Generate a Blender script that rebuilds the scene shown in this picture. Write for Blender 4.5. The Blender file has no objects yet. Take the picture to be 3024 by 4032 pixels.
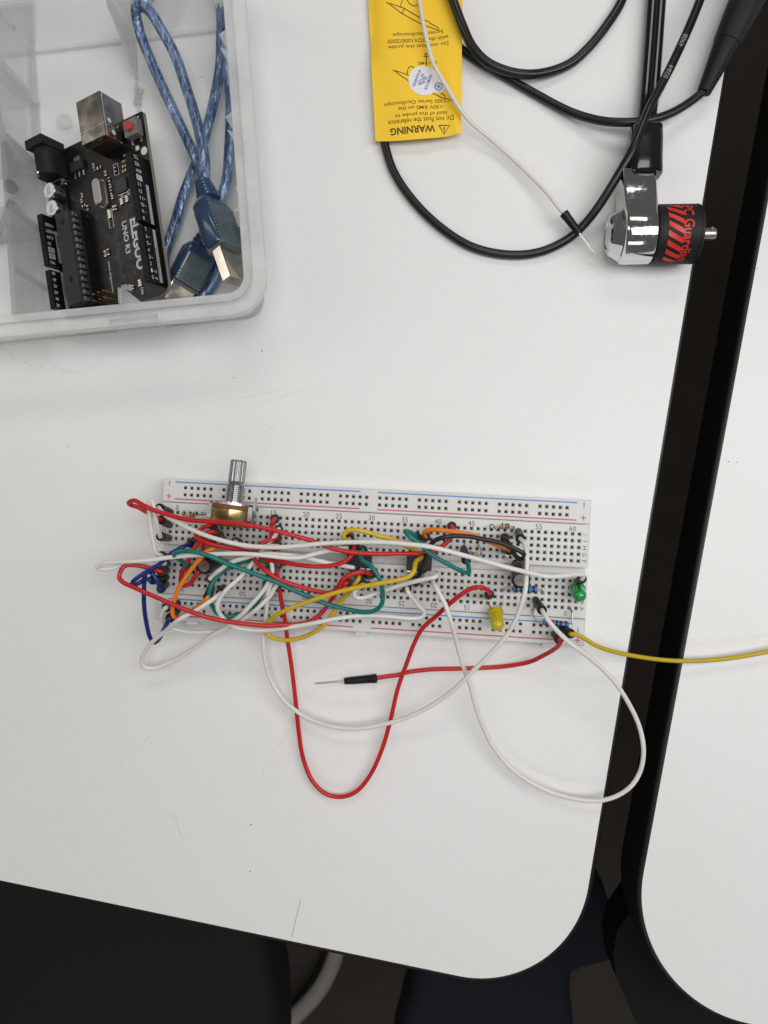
import bpy, bmesh, math, random
from mathutils import Vector, Matrix
random.seed(7)
scene = bpy.context.scene
C = scene.collection
V = Vector
PI = math.pi
# ------------------------------------------------------------------ camera (mm, desk top = z 0, breadboard along x)
FPX = 2900.0
CAM = V((21.932, 13.248, 290.47))
RT = Matrix(((0.9966812591718708, 0.05302126258514681, -0.061767413167875165),
             (0.05425266935198226, -0.9983571149037338, 0.018431467366363623),
             (-0.06068867673428523, -0.021721345146416538, -0.9979203714131061)))
def U(px, py, z):
    """point of the place seen at photo position (px, py) whose height over the desk is z mm"""
    d = RT @ V(((px - 1512) / FPX, (py - 2016) / FPX, 1.0))
    return CAM + d * ((z - CAM.z) / d.z)

# ------------------------------------------------------------------ materials
MATS = {}
def mat(name, col, rough=0.5, metal=0.0, spec=0.5, bump=0.0, bscale=600.0, vary=0.0, vscale=40.0, coat=0.0, trans=0.0, alpha=1.0, sss=0.0, ior=1.45):
    if name in MATS: return MATS[name]
    m = bpy.data.materials.new(name); m.use_nodes = True
    nt = m.node_tree; p = nt.nodes['Principled BSDF']
    p.inputs['Base Color'].default_value = (*col, 1)
    p.inputs['Roughness'].default_value = rough
    p.inputs['Metallic'].default_value = metal
    p.inputs['Specular IOR Level'].default_value = spec
    p.inputs['Coat Weight'].default_value = coat
    p.inputs['Transmission Weight'].default_value = trans
    p.inputs['Alpha'].default_value = alpha
    p.inputs['IOR'].default_value = ior
    if sss:
        p.inputs['Subsurface Weight'].default_value = sss
        p.inputs['Subsurface Radius'].default_value = (0.001, 0.0006, 0.0004)
        p.inputs['Subsurface Scale'].default_value = 1.0
    tc = None
    if bump or vary:
        tc = nt.nodes.new('ShaderNodeTexCoord')
    if vary:
        n = nt.nodes.new('ShaderNodeTexNoise'); n.inputs['Scale'].default_value = vscale; n.inputs['Detail'].default_value = 4
        nt.links.new(tc.outputs['Object'], n.inputs['Vector'])
        mr = nt.nodes.new('ShaderNodeMapRange'); mr.inputs[1].default_value = 0.3; mr.inputs[2].default_value = 0.7
        mr.inputs[3].default_value = 1 - vary; mr.inputs[4].default_value = 1 + vary
        nt.links.new(n.outputs[0], mr.inputs[0])
        mx = nt.nodes.new('ShaderNodeVectorMath'); mx.operation = 'SCALE'; mx.inputs[0].default_value = col
        nt.links.new(mr.outputs[0], mx.inputs['Scale'])
        nt.links.new(mx.outputs[0], p.inputs['Base Color'])
        mr2 = nt.nodes.new('ShaderNodeMapRange'); mr2.inputs[1].default_value = 0.3; mr2.inputs[2].default_value = 0.7
        mr2.inputs[3].default_value = max(0.02, rough - 0.08); mr2.inputs[4].default_value = min(1, rough + 0.08)
        nt.links.new(n.outputs[0], mr2.inputs[0]); nt.links.new(mr2.outputs[0], p.inputs['Roughness'])
    if bump:
        n2 = nt.nodes.new('ShaderNodeTexNoise'); n2.inputs['Scale'].default_value = bscale; n2.inputs['Detail'].default_value = 3
        nt.links.new(tc.outputs['Object'], n2.inputs['Vector'])
        b = nt.nodes.new('ShaderNodeBump'); b.inputs['Strength'].default_value = bump; b.inputs['Distance'].default_value = 0.0003
        nt.links.new(n2.outputs[0], b.inputs['Height']); nt.links.new(b.outputs[0], p.inputs['Normal'])
    MATS[name] = m
    return m

def plastic_clear(name, tint, haze, hcol):
    """thin cloudy polypropylene: mostly lets light through, a little white scatter, fresnel shine"""
    m = bpy.data.materials.new(name); m.use_nodes = True
    nt = m.node_tree; nt.nodes.clear(); N = nt.nodes.new; L = nt.links.new
    out = N('ShaderNodeOutputMaterial'); tr = N('ShaderNodeBsdfTransparent'); tr.inputs[0].default_value = (*tint, 1)
    df = N('ShaderNodeBsdfDiffuse'); df.inputs[0].default_value = (*hcol, 1)
    tl = N('ShaderNodeBsdfTranslucent'); tl.inputs[0].default_value = (*hcol, 1)
    ms = N('ShaderNodeMixShader'); ms.inputs[0].default_value = 0.5; L(df.outputs[0], ms.inputs[1]); L(tl.outputs[0], ms.inputs[2])
    m1 = N('ShaderNodeMixShader')
    tc = N('ShaderNodeTexCoord'); no = N('ShaderNodeTexNoise'); no.inputs['Scale'].default_value = 60; no.inputs['Detail'].default_value = 3
    L(tc.outputs['Object'], no.inputs['Vector'])
    mr = N('ShaderNodeMapRange'); mr.inputs[1].default_value = 0.3; mr.inputs[2].default_value = 0.7
    mr.inputs[3].default_value = haze * 0.75; mr.inputs[4].default_value = haze * 1.25
    L(no.outputs[0], mr.inputs[0]); L(mr.outputs[0], m1.inputs[0])
    L(tr.outputs[0], m1.inputs[1]); L(ms.outputs[0], m1.inputs[2])
    gl = N('ShaderNodeBsdfGlossy'); gl.inputs['Roughness'].default_value = 0.18; gl.inputs[0].default_value = (1, 1, 1, 1)
    bp = N('ShaderNodeBump'); bp.inputs['Strength'].default_value = 0.25; bp.inputs['Distance'].default_value = 0.0006; L(no.outputs[0], bp.inputs['Height'])
    L(bp.outputs[0], gl.inputs['Normal'])
    fr = N('ShaderNodeFresnel'); fr.inputs[0].default_value = 1.38; L(bp.outputs[0], fr.inputs['Normal'])
    fm_ = N('ShaderNodeMath'); fm_.operation = 'MULTIPLY'; fm_.inputs[1].default_value = .6; L(fr.outputs[0], fm_.inputs[0])
    m2 = N('ShaderNodeMixShader'); L(fm_.outputs[0], m2.inputs[0]); L(m1.outputs[0], m2.inputs[1]); L(gl.outputs[0], m2.inputs[2])
    L(m2.outputs[0], out.inputs[0])
    MATS[name] = m
    return m

# ------------------------------------------------------------------ mesh builder (all coordinates in mm)
class MB:
    def __init__(s): s.v = []; s.f = []; s.mi = []; s.sm = []
    def add(s, verts, faces, mi=0, smooth=False):
        o = len(s.v); s.v += [V(p) for p in verts]
        for f in faces:
            s.f.append([i + o for i in f]); s.mi.append(mi); s.sm.append(smooth)
    def box(s, c, d, M=None, mi=0, bev=0.0):
        """box with centre c and size d, optionally with chamfered long edges, placed by M"""
        x, y, z = d[0] / 2, d[1] / 2, d[2] / 2
        if bev <= 0:
            P = [V((a * x, b * y, g * z)) for g in (-1, 1) for b in (-1, 1) for a in (-1, 1)]
            F = [(0, 2, 3, 1), (4, 5, 7, 6), (0, 1, 5, 4), (2, 6, 7, 3), (0, 4, 6, 2), (1, 3, 7, 5)]
            P = [p + V(c) for p in P]
            if M is not None: P = [M @ p for p in P]
            s.add(P, F, mi); return
        b = min(bev, x * .9, y * .9, z * .9)
        bm = bmesh.new(); bmesh.ops.create_cube(bm, size=2.0)
        for q in bm.verts: q.co = V((q.co.x * x, q.co.y * y, q.co.z * z))
        bmesh.ops.bevel(bm, geom=bm.edges[:], offset=b, segments=2, profile=0.6, affect='EDGES')
        bm.verts.index_update()
        P = [q.co + V(c) for q in bm.verts]
        if M is not None: P = [M @ p for p in P]
        s.add(P, [[q.index for q in f.verts] for f in bm.faces], mi); bm.free()
    def quad(s, a, b, c, d, mi=0): s.add([a, b, c, d], [(0, 1, 2, 3)], mi)
    def lathe(s, prof, p0, p1, seg=20, mi=0, smooth=True, mis=None):
        """profile [(r, t)] with t in mm along the axis p0 -> p1"""
        p0 = V(p0); a = (V(p1) - p0).normalized()
        x = a.orthogonal().normalized(); y = a.cross(x)
        P = []
        for r, t in prof:
            for k in range(seg):
                w = 2 * PI * k / seg; P.append(p0 + a * t + (x * math.cos(w) + y * math.sin(w)) * r)
        for i in range(len(prof) - 1):
            F = []
            for k in range(seg):
                k2 = (k + 1) % seg
                F.append((i * seg + k, i * seg + k2, (i + 1) * seg + k2, (i + 1) * seg + k))
            o = len(s.v)
            s.f += [[j + o for j in f] for f in F]; s.mi += [mis[i] if mis else mi] * seg; s.sm += [smooth] * seg
        o = len(s.v); s.v += P
        if prof[0][0] > 1e-6: s.f.append([o + k for k in range(seg)][::-1]); s.mi.append(mis[0] if mis else mi); s.sm.append(False)
        if prof[-1][0] > 1e-6: s.f.append([o + (len(prof) - 1) * seg + k for k in range(seg)]); s.mi.append(mis[-1] if mis else mi); s.sm.append(False)
    def cyl(s, p0, p1, r0, r1=None, seg=20, mi=0, smooth=True):
        L = (V(p1) - V(p0)).length; s.lathe([(r0, 0), (r0 if r1 is None else r1, L)], p0, p1, seg, mi, smooth)
    def tube(s, pts, r, seg=10, mi=0, sub=6, radii=None, caps=True):
        P = spline(pts, sub) if sub > 1 else [V(p) for p in pts]
        n = len(P)
        if radii is not None:
            m = len(pts) - 1
            R = []
            for i in range(n):
                t = i / (n - 1) * m; k = min(int(t), m - 1); R.append(radii[k] + (radii[k + 1] - radii[k]) * (t - k))
        else: R = [r] * n
        T = [(P[min(i + 1, n - 1)] - P[max(i - 1, 0)]).normalized() for i in range(n)]
        x = T[0].orthogonal().normalized(); vs = []
        for i in range(n):
            if i:
                q = T[i - 1].rotation_difference(T[i]); x = q @ x
                x = (x - T[i] * x.dot(T[i])).normalized()
            y = T[i].cross(x)
            for k in range(seg):
                w = 2 * PI * k / seg; vs.append(P[i] + (x * math.cos(w) + y * math.sin(w)) * R[i])
        fs = []
        for i in range(n - 1):
            for k in range(seg):
                k2 = (k + 1) % seg; fs.append((i * seg + k, i * seg + k2, (i + 1) * seg + k2, (i + 1) * seg + k))
        s.add(vs, fs, mi, True)
        if caps:
            o = len(s.v) - len(vs)
            s.f.append([o + k for k in range(seg)][::-1]); s.f.append([o + (n - 1) * seg + k for k in range(seg)])
            s.mi += [mi, mi]; s.sm += [False, False]
    def loft(s, rings, mi=0, smooth=True, caps=True):
        n = len(rings[0]); o = len(s.v)
        for R in rings: s.v += [V(p) for p in R]
        for i in range(len(rings) - 1):
            for k in range(n):
                k2 = (k + 1) % n
                s.f.append([o + i * n + k, o + i * n + k2, o + (i + 1) * n + k2, o + (i + 1) * n + k]); s.mi.append(mi); s.sm.append(smooth)
        if caps:
            s.f.append([o + k for k in range(n)][::-1]); s.f.append([o + (len(rings) - 1) * n + k for k in range(n)]); s.mi += [mi, mi]; s.sm += [False, False]
    def prism(s, poly, z0, z1, mi=0, M=None):
        n = len(poly)
        P = [V((p[0], p[1], z0)) for p in poly] + [V((p[0], p[1], z1)) for p in poly]
        if M is not None: P = [M @ p for p in P]
        F = [list(range(n))[::-1], list(range(n, 2 * n))] + [(k, (k + 1) % n, n + (k + 1) % n, n + k) for k in range(n)]
        s.add(P, F, mi)

def spline(pts, sub=6):
    """centripetal-like Catmull-Rom through the points"""
    P = [V(p) for p in pts]; P = [P[0] * 2 - P[1]] + P + [P[-1] * 2 - P[-2]]
    out = []
    for i in range(1, len(P) - 2):
        p0, p1, p2, p3 = P[i - 1], P[i], P[i + 1], P[i + 2]
        d0 = max((p1 - p0).length, 1e-4) ** .5; d1 = max((p2 - p1).length, 1e-4) ** .5; d2 = max((p3 - p2).length, 1e-4) ** .5
        m1 = (p2 - p1) + ((p1 - p0) / d0 - (p2 - p0) / (d0 + d1)) * d1
        m2 = (p2 - p1) + ((p3 - p2) / d2 - (p3 - p1) / (d1 + d2)) * d1
        for k in range(sub):
            t = k / sub; t2 = t * t; t3 = t2 * t
            out.append(p1 * (2 * t3 - 3 * t2 + 1) + m1 * (t3 - 2 * t2 + t) + p2 * (-2 * t3 + 3 * t2) + m2 * (t3 - t2))
    out.append(P[-2])
    return out

# ------------------------------------------------------------------ objects
WL = {}
def tag(o, label=None, cat=None, group=None, kind=None):
    if label: o['label'] = label
    if cat: o['category'] = cat
    if group: o['group'] = group
    if kind: o['kind'] = kind
    return o
def thing(name, loc, label, cat, group=None):
    o = bpy.data.objects.new(name, None); C.objects.link(o); o.empty_display_size = 0.005
    o.location = V(loc) * 0.001; WL[o.name] = V(loc)
    return tag(o, label, cat, group)
def obj(name, mb, mats, parent=None, normals=True):
    me = bpy.data.meshes.new(name)
    lo = V((min(p.x for p in mb.v), min(p.y for p in mb.v), min(p.z for p in mb.v)))
    hi = V((max(p.x for p in mb.v), max(p.y for p in mb.v), max(p.z for p in mb.v)))
    c = V(((lo.x + hi.x) / 2, (lo.y + hi.y) / 2, lo.z))
    me.from_pydata([tuple((p - c) * 0.001) for p in mb.v], [], mb.f)
    for m in (mats if isinstance(mats, (list, tuple)) else [mats]): me.materials.append(m)
    me.polygons.foreach_set('material_index', mb.mi); me.polygons.foreach_set('use_smooth', mb.sm)
    if normals:
        bm = bmesh.new(); bm.from_mesh(me); bmesh.ops.recalc_face_normals(bm, faces=bm.faces[:])
        for e in bm.edges:
            if len(e.link_faces) == 2 and e.calc_face_angle(0) > .72: e.smooth = False
        bm.to_mesh(me); bm.free()
    me.update()
    o = bpy.data.objects.new(name, me); C.objects.link(o); WL[o.name] = c
    if parent is not None:
        o.parent = parent; o.location = (c - WL[parent.name]) * 0.001
    else: o.location = c * 0.001
    return o

# ------------------------------------------------------------------ lettering as flat mesh
TXT = {}
def glyphs(s, bold=0.0):
    if (s, bold) in TXT: return TXT[(s, bold)]
    cu = bpy.data.curves.new('t', 'FONT'); cu.body = s; cu.size = 1.0; cu.resolution_u = 3; cu.offset = bold
    cu.align_x = 'LEFT'; cu.fill_mode = 'FRONT'
    o = bpy.data.objects.new('t', cu); me = o.to_mesh()
    vs = [V(v.co) for v in me.vertices]; fs = [list(p.vertices) for p in me.polygons]
    o.to_mesh_clear(); bpy.data.objects.remove(o); bpy.data.curves.remove(cu)
    x0 = min(v.x for v in vs); x1 = max(v.x for v in vs); y0 = min(v.y for v in vs); y1 = max(v.y for v in vs)
    vs = [V((v.x - (x0 + x1) / 2, v.y - (y0 + y1) / 2, 0)) for v in vs]
    TXT[(s, bold)] = (vs, fs, x1 - x0, y1 - y0)
    return TXT[(s, bold)]
def text(mb, s, c, X, Y, w=None, h=None, mi=0, fn=None, bold=0.0):
    """flat lettering centred at c, reading along X, upright along Y; w / h = size in mm"""
    vs, fs, tw, th = glyphs(s, bold)
    sx = w / tw if w else h / th; sy = h / th if h else sx
    X = V(X).normalized(); Y = V(Y).normalized()
    if fn is None: P = [V(c) + X * (v.x * sx) + Y * (v.y * sy) for v in vs]
    else: P = [fn(v.x * sx, v.y * sy) for v in vs]
    mb.add(P, fs, mi)
def strip(mb, pts, w, n=V((0, 0, 1)), mi=0):
    """flat ribbon of width w along points"""
    pts = [V(p) for p in pts]; L = []
    for i, p in enumerate(pts):
        t = (pts[min(i + 1, len(pts) - 1)] - pts[max(i - 1, 0)]).normalized(); sd = n.cross(t).normalized() * (w / 2)
        L += [p + sd, p - sd]
    mb.add(L, [(2 * i, 2 * i + 1, 2 * i + 3, 2 * i + 2) for i in range(len(pts) - 1)], mi)

# ------------------------------------------------------------------ shared materials
def desk_mat():
    m = bpy.data.materials.new('white_laminate'); m.use_nodes = True
    nt = m.node_tree; p = nt.nodes['Principled BSDF']; N = nt.nodes.new; L = nt.links.new
    tc = N('ShaderNodeTexCoord')
    a = N('ShaderNodeTexNoise'); a.inputs['Scale'].default_value = 9; a.inputs['Detail'].default_value = 5; L(tc.outputs['Object'], a.inputs['Vector'])
    cr = N('ShaderNodeValToRGB'); cr.color_ramp.elements[0].position = .3; cr.color_ramp.elements[1].position = .7
    cr.color_ramp.elements[0].color = (.765, .76, .748, 1); cr.color_ramp.elements[1].color = (.80, .797, .788, 1)
    L(a.outputs[0], cr.inputs[0]); L(cr.outputs[0], p.inputs['Base Color'])
    b = N('ShaderNodeTexNoise'); b.inputs['Scale'].default_value = 750; b.inputs['Detail'].default_value = 2; L(tc.outputs['Object'], b.inputs['Vector'])
    bp = N('ShaderNodeBump'); bp.inputs['Strength'].default_value = .34; bp.inputs['Distance'].default_value = .0003
    L(b.outputs[0], bp.inputs['Height']); L(bp.outputs[0], p.inputs['Normal'])
    p.inputs['Roughness'].default_value = .42; p.inputs['Specular IOR Level'].default_value = .45
    return m
M_DESK = desk_mat()
M_EDGE = mat('black_edge_band', (.008, .0085, .010), .42, bump=.15, bscale=900)
M_BOARD = mat('white_abs', (.68, .672, .65), .45, bump=.06, bscale=400, vary=.03, vscale=30, sss=.0)
M_HOLE = mat('contact_hole_shade', (.16, .155, .147), .6)  # shade inside the white pits put into their wall colour
M_BLUEP = mat('blue_print', (.12, .29, .62), .5); M_REDP = mat('red_print', (.58, .13, .18), .5); M_GREYP = mat('grey_print', (.09, .09, .09), .6)
M_HOUS = mat('black_housing', (.007, .007, .0075), .42, spec=.35, bump=.1, bscale=700)
M_TIN = mat('tinned_metal', (.66, .64, .61), .38, 1.0, vary=.15, vscale=300)
M_CHROME = mat('chrome', (.74, .74, .74), .09, 1.0, bump=.02, bscale=160, vary=.05, vscale=700)
M_BLACKP = mat('black_plastic', (.012, .012, .013), .35, bump=.08, bscale=500)
M_BLACKM = mat('matte_black', (.010, .010, .011), .55, spec=.35, bump=.15, bscale=500)
M_RUBBER = mat('cable_black', (.009, .009, .010), .3, spec=.5, bump=.05, bscale=200)
WCOL = dict(red=(.52, .014, .014), white=(.72, .705, .67), yellow=(.62, .42, .02), teal=(.002, .165, .145), orange=(.78, .20, .012), blue=(.008, .022, .17), black=(.010, .010, .010), ochre=(.50, .36, .012))
M_WIRE = {k: mat('insulation_' + k, c, .30, spec=.5, vary=.06, vscale=120, bump=.04, bscale=150) for k, c in WCOL.items()}
# ------------------------------------------------------------------ the two desks and the floor under them
def isect(p, d, q, e):
    k = d.x * e.y - d.y * e.x; t = ((q.x - p.x) * e.y - (q.y - p.y) * e.x) / k
    return p + d * t
def corner(p, d, q, e, R, n=24):
    """rounded corner of the two lines p+d (arriving) and q+e (leaving)"""
    X = isect(p, d, q, e); d = d.normalized(); e = e.normalized()
    a = math.acos(max(-1, min(1, d.dot(e)))); t = R * math.tan(a / 2)
    A = X - d * t; B = X + e * t
    out = []
    for i in range(n + 1):
        s = i / n
        w = a * s; sg = 1 if d.x * e.y - d.y * e.x > 0 else -1
        nrm = V((-d.y, d.x)) * sg
        out.append(A + d * (R * math.sin(w)) + nrm * (R * (1 - math.cos(w))))
    return out
def xy(px, py, z=0): p = U(px, py, z); return V((p.x, p.y))
def make_desk(name, outline, label, side):
    root = thing(name, (outline[0].x, outline[0].y, 0), label, 'desk')
    n = len(outline)
    area = sum(outline[i].x * outline[(i + 1) % n].y - outline[(i + 1) % n].x * outline[i].y for i in range(n))
    if area < 0: outline = outline[::-1]
    top = MB(); top.add([V((p.x, p.y, 0)) for p in outline] + [V((p.x, p.y, -24.5)) for p in outline],
                        [list(range(n)), list(range(n, 2 * n))[::-1]])
    obj('laminate_top', top, M_DESK, root, normals=False)
    N = []
    for i in range(n):
        a = (outline[i] - outline[i - 1]).normalized(); b = (outline[(i + 1) % n] - outline[i]).normalized()
        t = (a + b).normalized(); N.append(V((t.y, -t.x)))
    prof = [(0, 0), (.5, -.05), (1.1, -.25), (1.6, -.7), (1.9, -1.4), (2.0, -2.4), (2.0, -23), (1.6, -24.4), (.4, -25), (0, -24.8)]
    eb = MB(); vs = []
    for (o, z) in prof:
        for i in range(n): vs.append(V((outline[i].x + N[i].x * o, outline[i].y + N[i].y * o, z)))
    fs = []
    for j in range(len(prof) - 1):
        for i in range(n):
            k = (i + 1) % n; fs.append((j * n + i, (j + 1) * n + i, (j + 1) * n + k, j * n + k))
    eb.add(vs, fs, 0, True)
    obj('edge_band', eb, M_EDGE, root)
    return root
fl, fr_ = xy(0, 3466), xy(1500, 3779)
rl, rh = xy(2350, 3290), xy(2849, 296)
fd = (fr_ - fl).normalized(); rd = (rh - rl).normalized()
arc = corner(fl, fd, rl, rd, 43)
ext = 560
deskA = [fl - fd * ext] + arc + [rh + rd * ext, rh + rd * ext - fd * 900]
desk1 = make_desk('white_desk', deskA, 'white laminate desk with rounded black edge carrying the breadboard and the clear box', 0)
bl, bh = xy(2634, 2900), xy(2986, 1000)
bd = (bh - bl).normalized()
c1, c2 = xy(2786, 3996), xy(2933, 4027)
arc2 = corner(bh, -bd, c1, fd, 47)
deskB = [bh + bd * ext] + arc2 + [c2 + fd * 600, c2 + fd * 600 + bd * 900]
desk2 = make_desk('white_desk', deskB, 'second white desk beyond the dark gap, with only the yellow wire reaching over it', 1)

# wear on the first desk
m = bpy.data.materials.new('pencil_scuff'); m.use_nodes = True; nt = m.node_tree
pb = nt.nodes['Principled BSDF']; pb.inputs['Base Color'].default_value = (.23, .22, .19, 1); pb.inputs['Roughness'].default_value = .7
tc = nt.nodes.new('ShaderNodeTexCoord'); no = nt.nodes.new('ShaderNodeTexNoise'); no.inputs['Scale'].default_value = 900; no.inputs['Detail'].default_value = 3
nt.links.new(tc.outputs['Object'], no.inputs['Vector'])
mr = nt.nodes.new('ShaderNodeMapRange'); mr.inputs[1].default_value = .45; mr.inputs[2].default_value = .65; mr.inputs[3].default_value = 0; mr.inputs[4].default_value = .12
nt.links.new(no.outputs[0], mr.inputs[0]); nt.links.new(mr.outputs[0], pb.inputs['Alpha'])
M_SCUFF = m
M_LINE = mat('pencil_line', (.36, .35, .33), .6, alpha=.4)
def scuff(pts, w, m, z=.03):
    b = MB(); strip(b, spline([U(x, y, z) for x, y in pts], 5), w); obj('scuff_mark', b, m, desk1, normals=False)
scuff([(0, 1362), (30, 1380), (62, 1415), (100, 1425), (155, 1452), (175, 1430), (205, 1428), (240, 1455), (300, 1466)], .9, M_SCUFF)
scuff([(1184, 3540), (1160, 3640), (1148, 3692)], .35, M_LINE)
scuff([(945, 1568), (1040, 1550), (1150, 1520)], .7, M_SCUFF)
scuff([(1030, 1585), (1120, 1560), (1185, 1536)], .5, M_SCUFF)
scuff([(1040, 1670), (1060, 1690), (1078, 1665)], .9, M_SCUFF)
scuff([(1038, 1732), (1052, 1775), (1044, 1790)], .7, M_SCUFF)
scuff([(655, 3205), (690, 3220), (705, 3270), (725, 3310)], 1.2, M_SCUFF)
scuff([(1000, 3118), (1060, 2990), (1140, 2880), (1160, 2830)], .45, M_SCUFF)
scuff([(450, 3045), (520, 2960), (620, 2880)], .5, M_SCUFF)
scuff([(950, 2720), (1010, 2820), (1050, 2890)], .3, M_SCUFF)
M_SPECK = mat('speck_grey', (.12, .11, .10), .7)
for px, py, r in ((1032, 1381, .28), (2983, 1057, .22), (2868, 1817, .25), (2902, 1820, .2), (795, 303, .25), (988, 3247, .3), (985, 3430, .25), (921, 1487, .25), (268, 1757, .2)):
    dots = MB(); dots.lathe([(r, 0), (r, .04)], U(px, py, .01), U(px, py, .01) + V((0, 0, 1)), 8); obj('speck', dots, M_SPECK, desk2 if px > 2800 else desk1)

def smooth_poly0(P): return [V((p[0], p[1])) for p in P]
fm = mat('brown_carpet', (.085, .072, .060), .95, bump=.8, bscale=180, vary=.12, vscale=25)
fb = MB(); fb.quad((-3000, -3000, -735), (3000, -3000, -735), (3000, 3000, -735), (-3000, 3000, -735)); fo = obj('floor', fb, fm, normals=False); tag(fo, kind='structure')

sp = MB(); sp.prism(smooth_poly0([xy(x, y, -40) for x, y in ((2500, 3560), (2432, 3660), (2415, 3750), (2428, 3850), (2470, 3950), (2530, 4080), (2700, 4300), (3100, 4300), (3100, 3560))]), -62, -40)
obj('dark_slab', sp, mat('panel_black', (.004, .004, .0045), .7, spec=.3), desk2)  # plain black slab below the corner of the second desk

# black chair pushed under the front edge, with the pale curved piece of its base
ch = thing('office_chair', U(500, 3900, -735), 'black office chair partly under the front edge of the desk, with a pale curved base', 'chair')
def cushion(mb, poly, z0, z1, bev, mi=0):
    n = len(poly); c = sum((V(p) for p in poly), V((0, 0))) / n
    rings = []
    for (k, z) in ((bev, z0), (bev * .3, z0 + bev * .3), (0, z0 + bev), (0, z1 - bev), (bev * .12, z1 - bev * .5), (bev * .45, z1 - bev * .12), (bev, z1)):
        R = []
        for p in poly:
            d = V(p) - c; R.append(c + d * (1 - k / d.length))
        rings.append([V((q.x, q.y, z)) for q in R])
    mb.loft(rings, mi, True)
def smooth_poly(P, sub=6):
    P3 = [V((p[0], p[1], 0)) for p in P]; n = len(P3); out = []
    for i in range(n):
        a, b, c, d = P3[i - 1], P3[i], P3[(i + 1) % n], P3[(i + 2) % n]
        for k in range(sub):
            t = k / sub
            out.append(.5 * ((2 * b) + (c - a) * t + (2 * a - 5 * b + 4 * c - d) * t * t + (3 * b - a - 3 * c + d) * t ** 3))
    return [V((p.x, p.y)) for p in out]
M_FAB = mat('black_fabric', (.012, .012, .0115), .9, bump=.5, bscale=500)
seat = MB(); zc = -230
cushion(seat, smooth_poly([xy(x, y, zc) for x, y in ((960, 3250), (1000, 3500), (1030, 3700), (1062, 3880), (1085, 4050), (1070, 4400), (900, 4800), (300, 4900), (-300, 4800), (-500, 4200), (-400, 3500), (0, 3150), (600, 3100))]), zc - 70, zc, 14)
obj('seat_cushion', seat, M_FAB, ch)
lg = MB(); lg.tube([U(1345, 3560, -690), U(1335, 3700, -690), U(1308, 3800, -690), U(1262, 3890, -690), U(1190, 3975, -690), U(1095, 4055, -690), U(960, 4130, -690), U(700, 4200, -690)], 10.5, 14)
obj('base_ring', lg, mat('pale_grey_plastic', (.52, .48, .43), .5), ch)
lg = MB(); lg.tube([U(1310, 3560, -700), U(1300, 3700, -700), U(1270, 3800, -700), U(1222, 3885, -700), U(1150, 3965, -700), U(1060, 4035, -700), U(930, 4100, -700)], 7, 10)
obj('dark_tube', lg, M_BLACKM, ch)  # black tube running along the inner side of the pale one
cb = MB(); zc = -260
cushion(cb, smooth_poly([xy(x, y, zc) for x, y in ((1560, 4300), (1572, 4050), (1610, 3930), (1650, 3780), (1780, 3560), (2050, 3440), (2300, 3400), (2375, 3480), (2405, 3560), (2450, 3680), (2440, 3770), (2300, 3820), (2256, 3900), (2250, 4300), (1900, 4500))]), zc - 60, zc, 12)
stool = obj('padded_stool', cb, mat('navy_fabric', (.005, .0075, .014), .85, bump=.4, bscale=500)); tag(stool, 'dark navy padded seat under the rounded front corner of the desk', 'stool')

# ------------------------------------------------------------------ breadboard
ZB = 8.5
def HX(i): return (i - 31) * 2.54
ROWY = {r: 3.81 + 2.54 * k for k, r in enumerate('fghij')}; ROWY.update({r: -3.81 - 2.54 * k for k, r in enumerate('edcba')})
RAILY = {'t1': 23.72, 't2': 21.0, 'b1': -21.15, 'b2': -23.9}
HOLES = [V((HX(i), y)) for i in range(63) for y in ROWY.values()]
HOLES += [V((-73.66 + 2.54 * (6 * g + k), y)) for g in range(10) for k in range(5) for y in RAILY.values()]
USED = set()
board = thing('breadboard', (0, 0, 0), 'long white solderless breadboard with two power rails, crowded with jumper wires', 'breadboard')
def hole_cell(mb, x, y, wx=2.54, wy=2.54):
    """one contact hole: flat border, funnel, square pit"""
    z = ZB; L = []
    for (a, b, zz) in ((wx / 2, wy / 2, z), (.86, .86, z), (.52, .52, z - .35), (.46, .46, z - 3.2)):
        L += [V((x - a, y - b, zz)), V((x + a, y - b, zz)), V((x + a, y + b, zz)), V((x - a, y + b, zz))]
    o = []
    for r in range(3):
        for k in range(4): o.append((r * 4 + k, r * 4 + (k + 1) % 4, (r + 1) * 4 + (k + 1) % 4, (r + 1) * 4 + k))
    mb.add(L, o[:8], 0); q = len(mb.v) - 16
    for f in o[8:] + [(12, 13, 14, 15)]:
        mb.f.append([q + i for i in f]); mb.mi.append(1); mb.sm.append(False)
    if random.random() < .75:   # spring contact glinting in the pit
        s = .16
        mb.add([V((x + .1, y - .4, z - .9)), V((x + .1 + s, y - .4, z - .8)), V((x + .1 + s, y + .4, z - .8)), V((x + .1, y + .4, z - 1.1))], [(0, 1, 2, 3)], 2)
def flat(mb, x0, y0, x1, y1, z=ZB, mi=0): mb.quad((x0, y0, z), (x1, y0, z), (x1, y1, z), (x0, y1, z), mi)
XE = 82.6
MH = [M_BOARD, M_HOLE, M_TIN]
bb = MB()
for i in range(63):
    for y in ROWY.values(): hole_cell(bb, HX(i), y)
xa, xb = HX(0) - 1.27, HX(62) + 1.27
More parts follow.
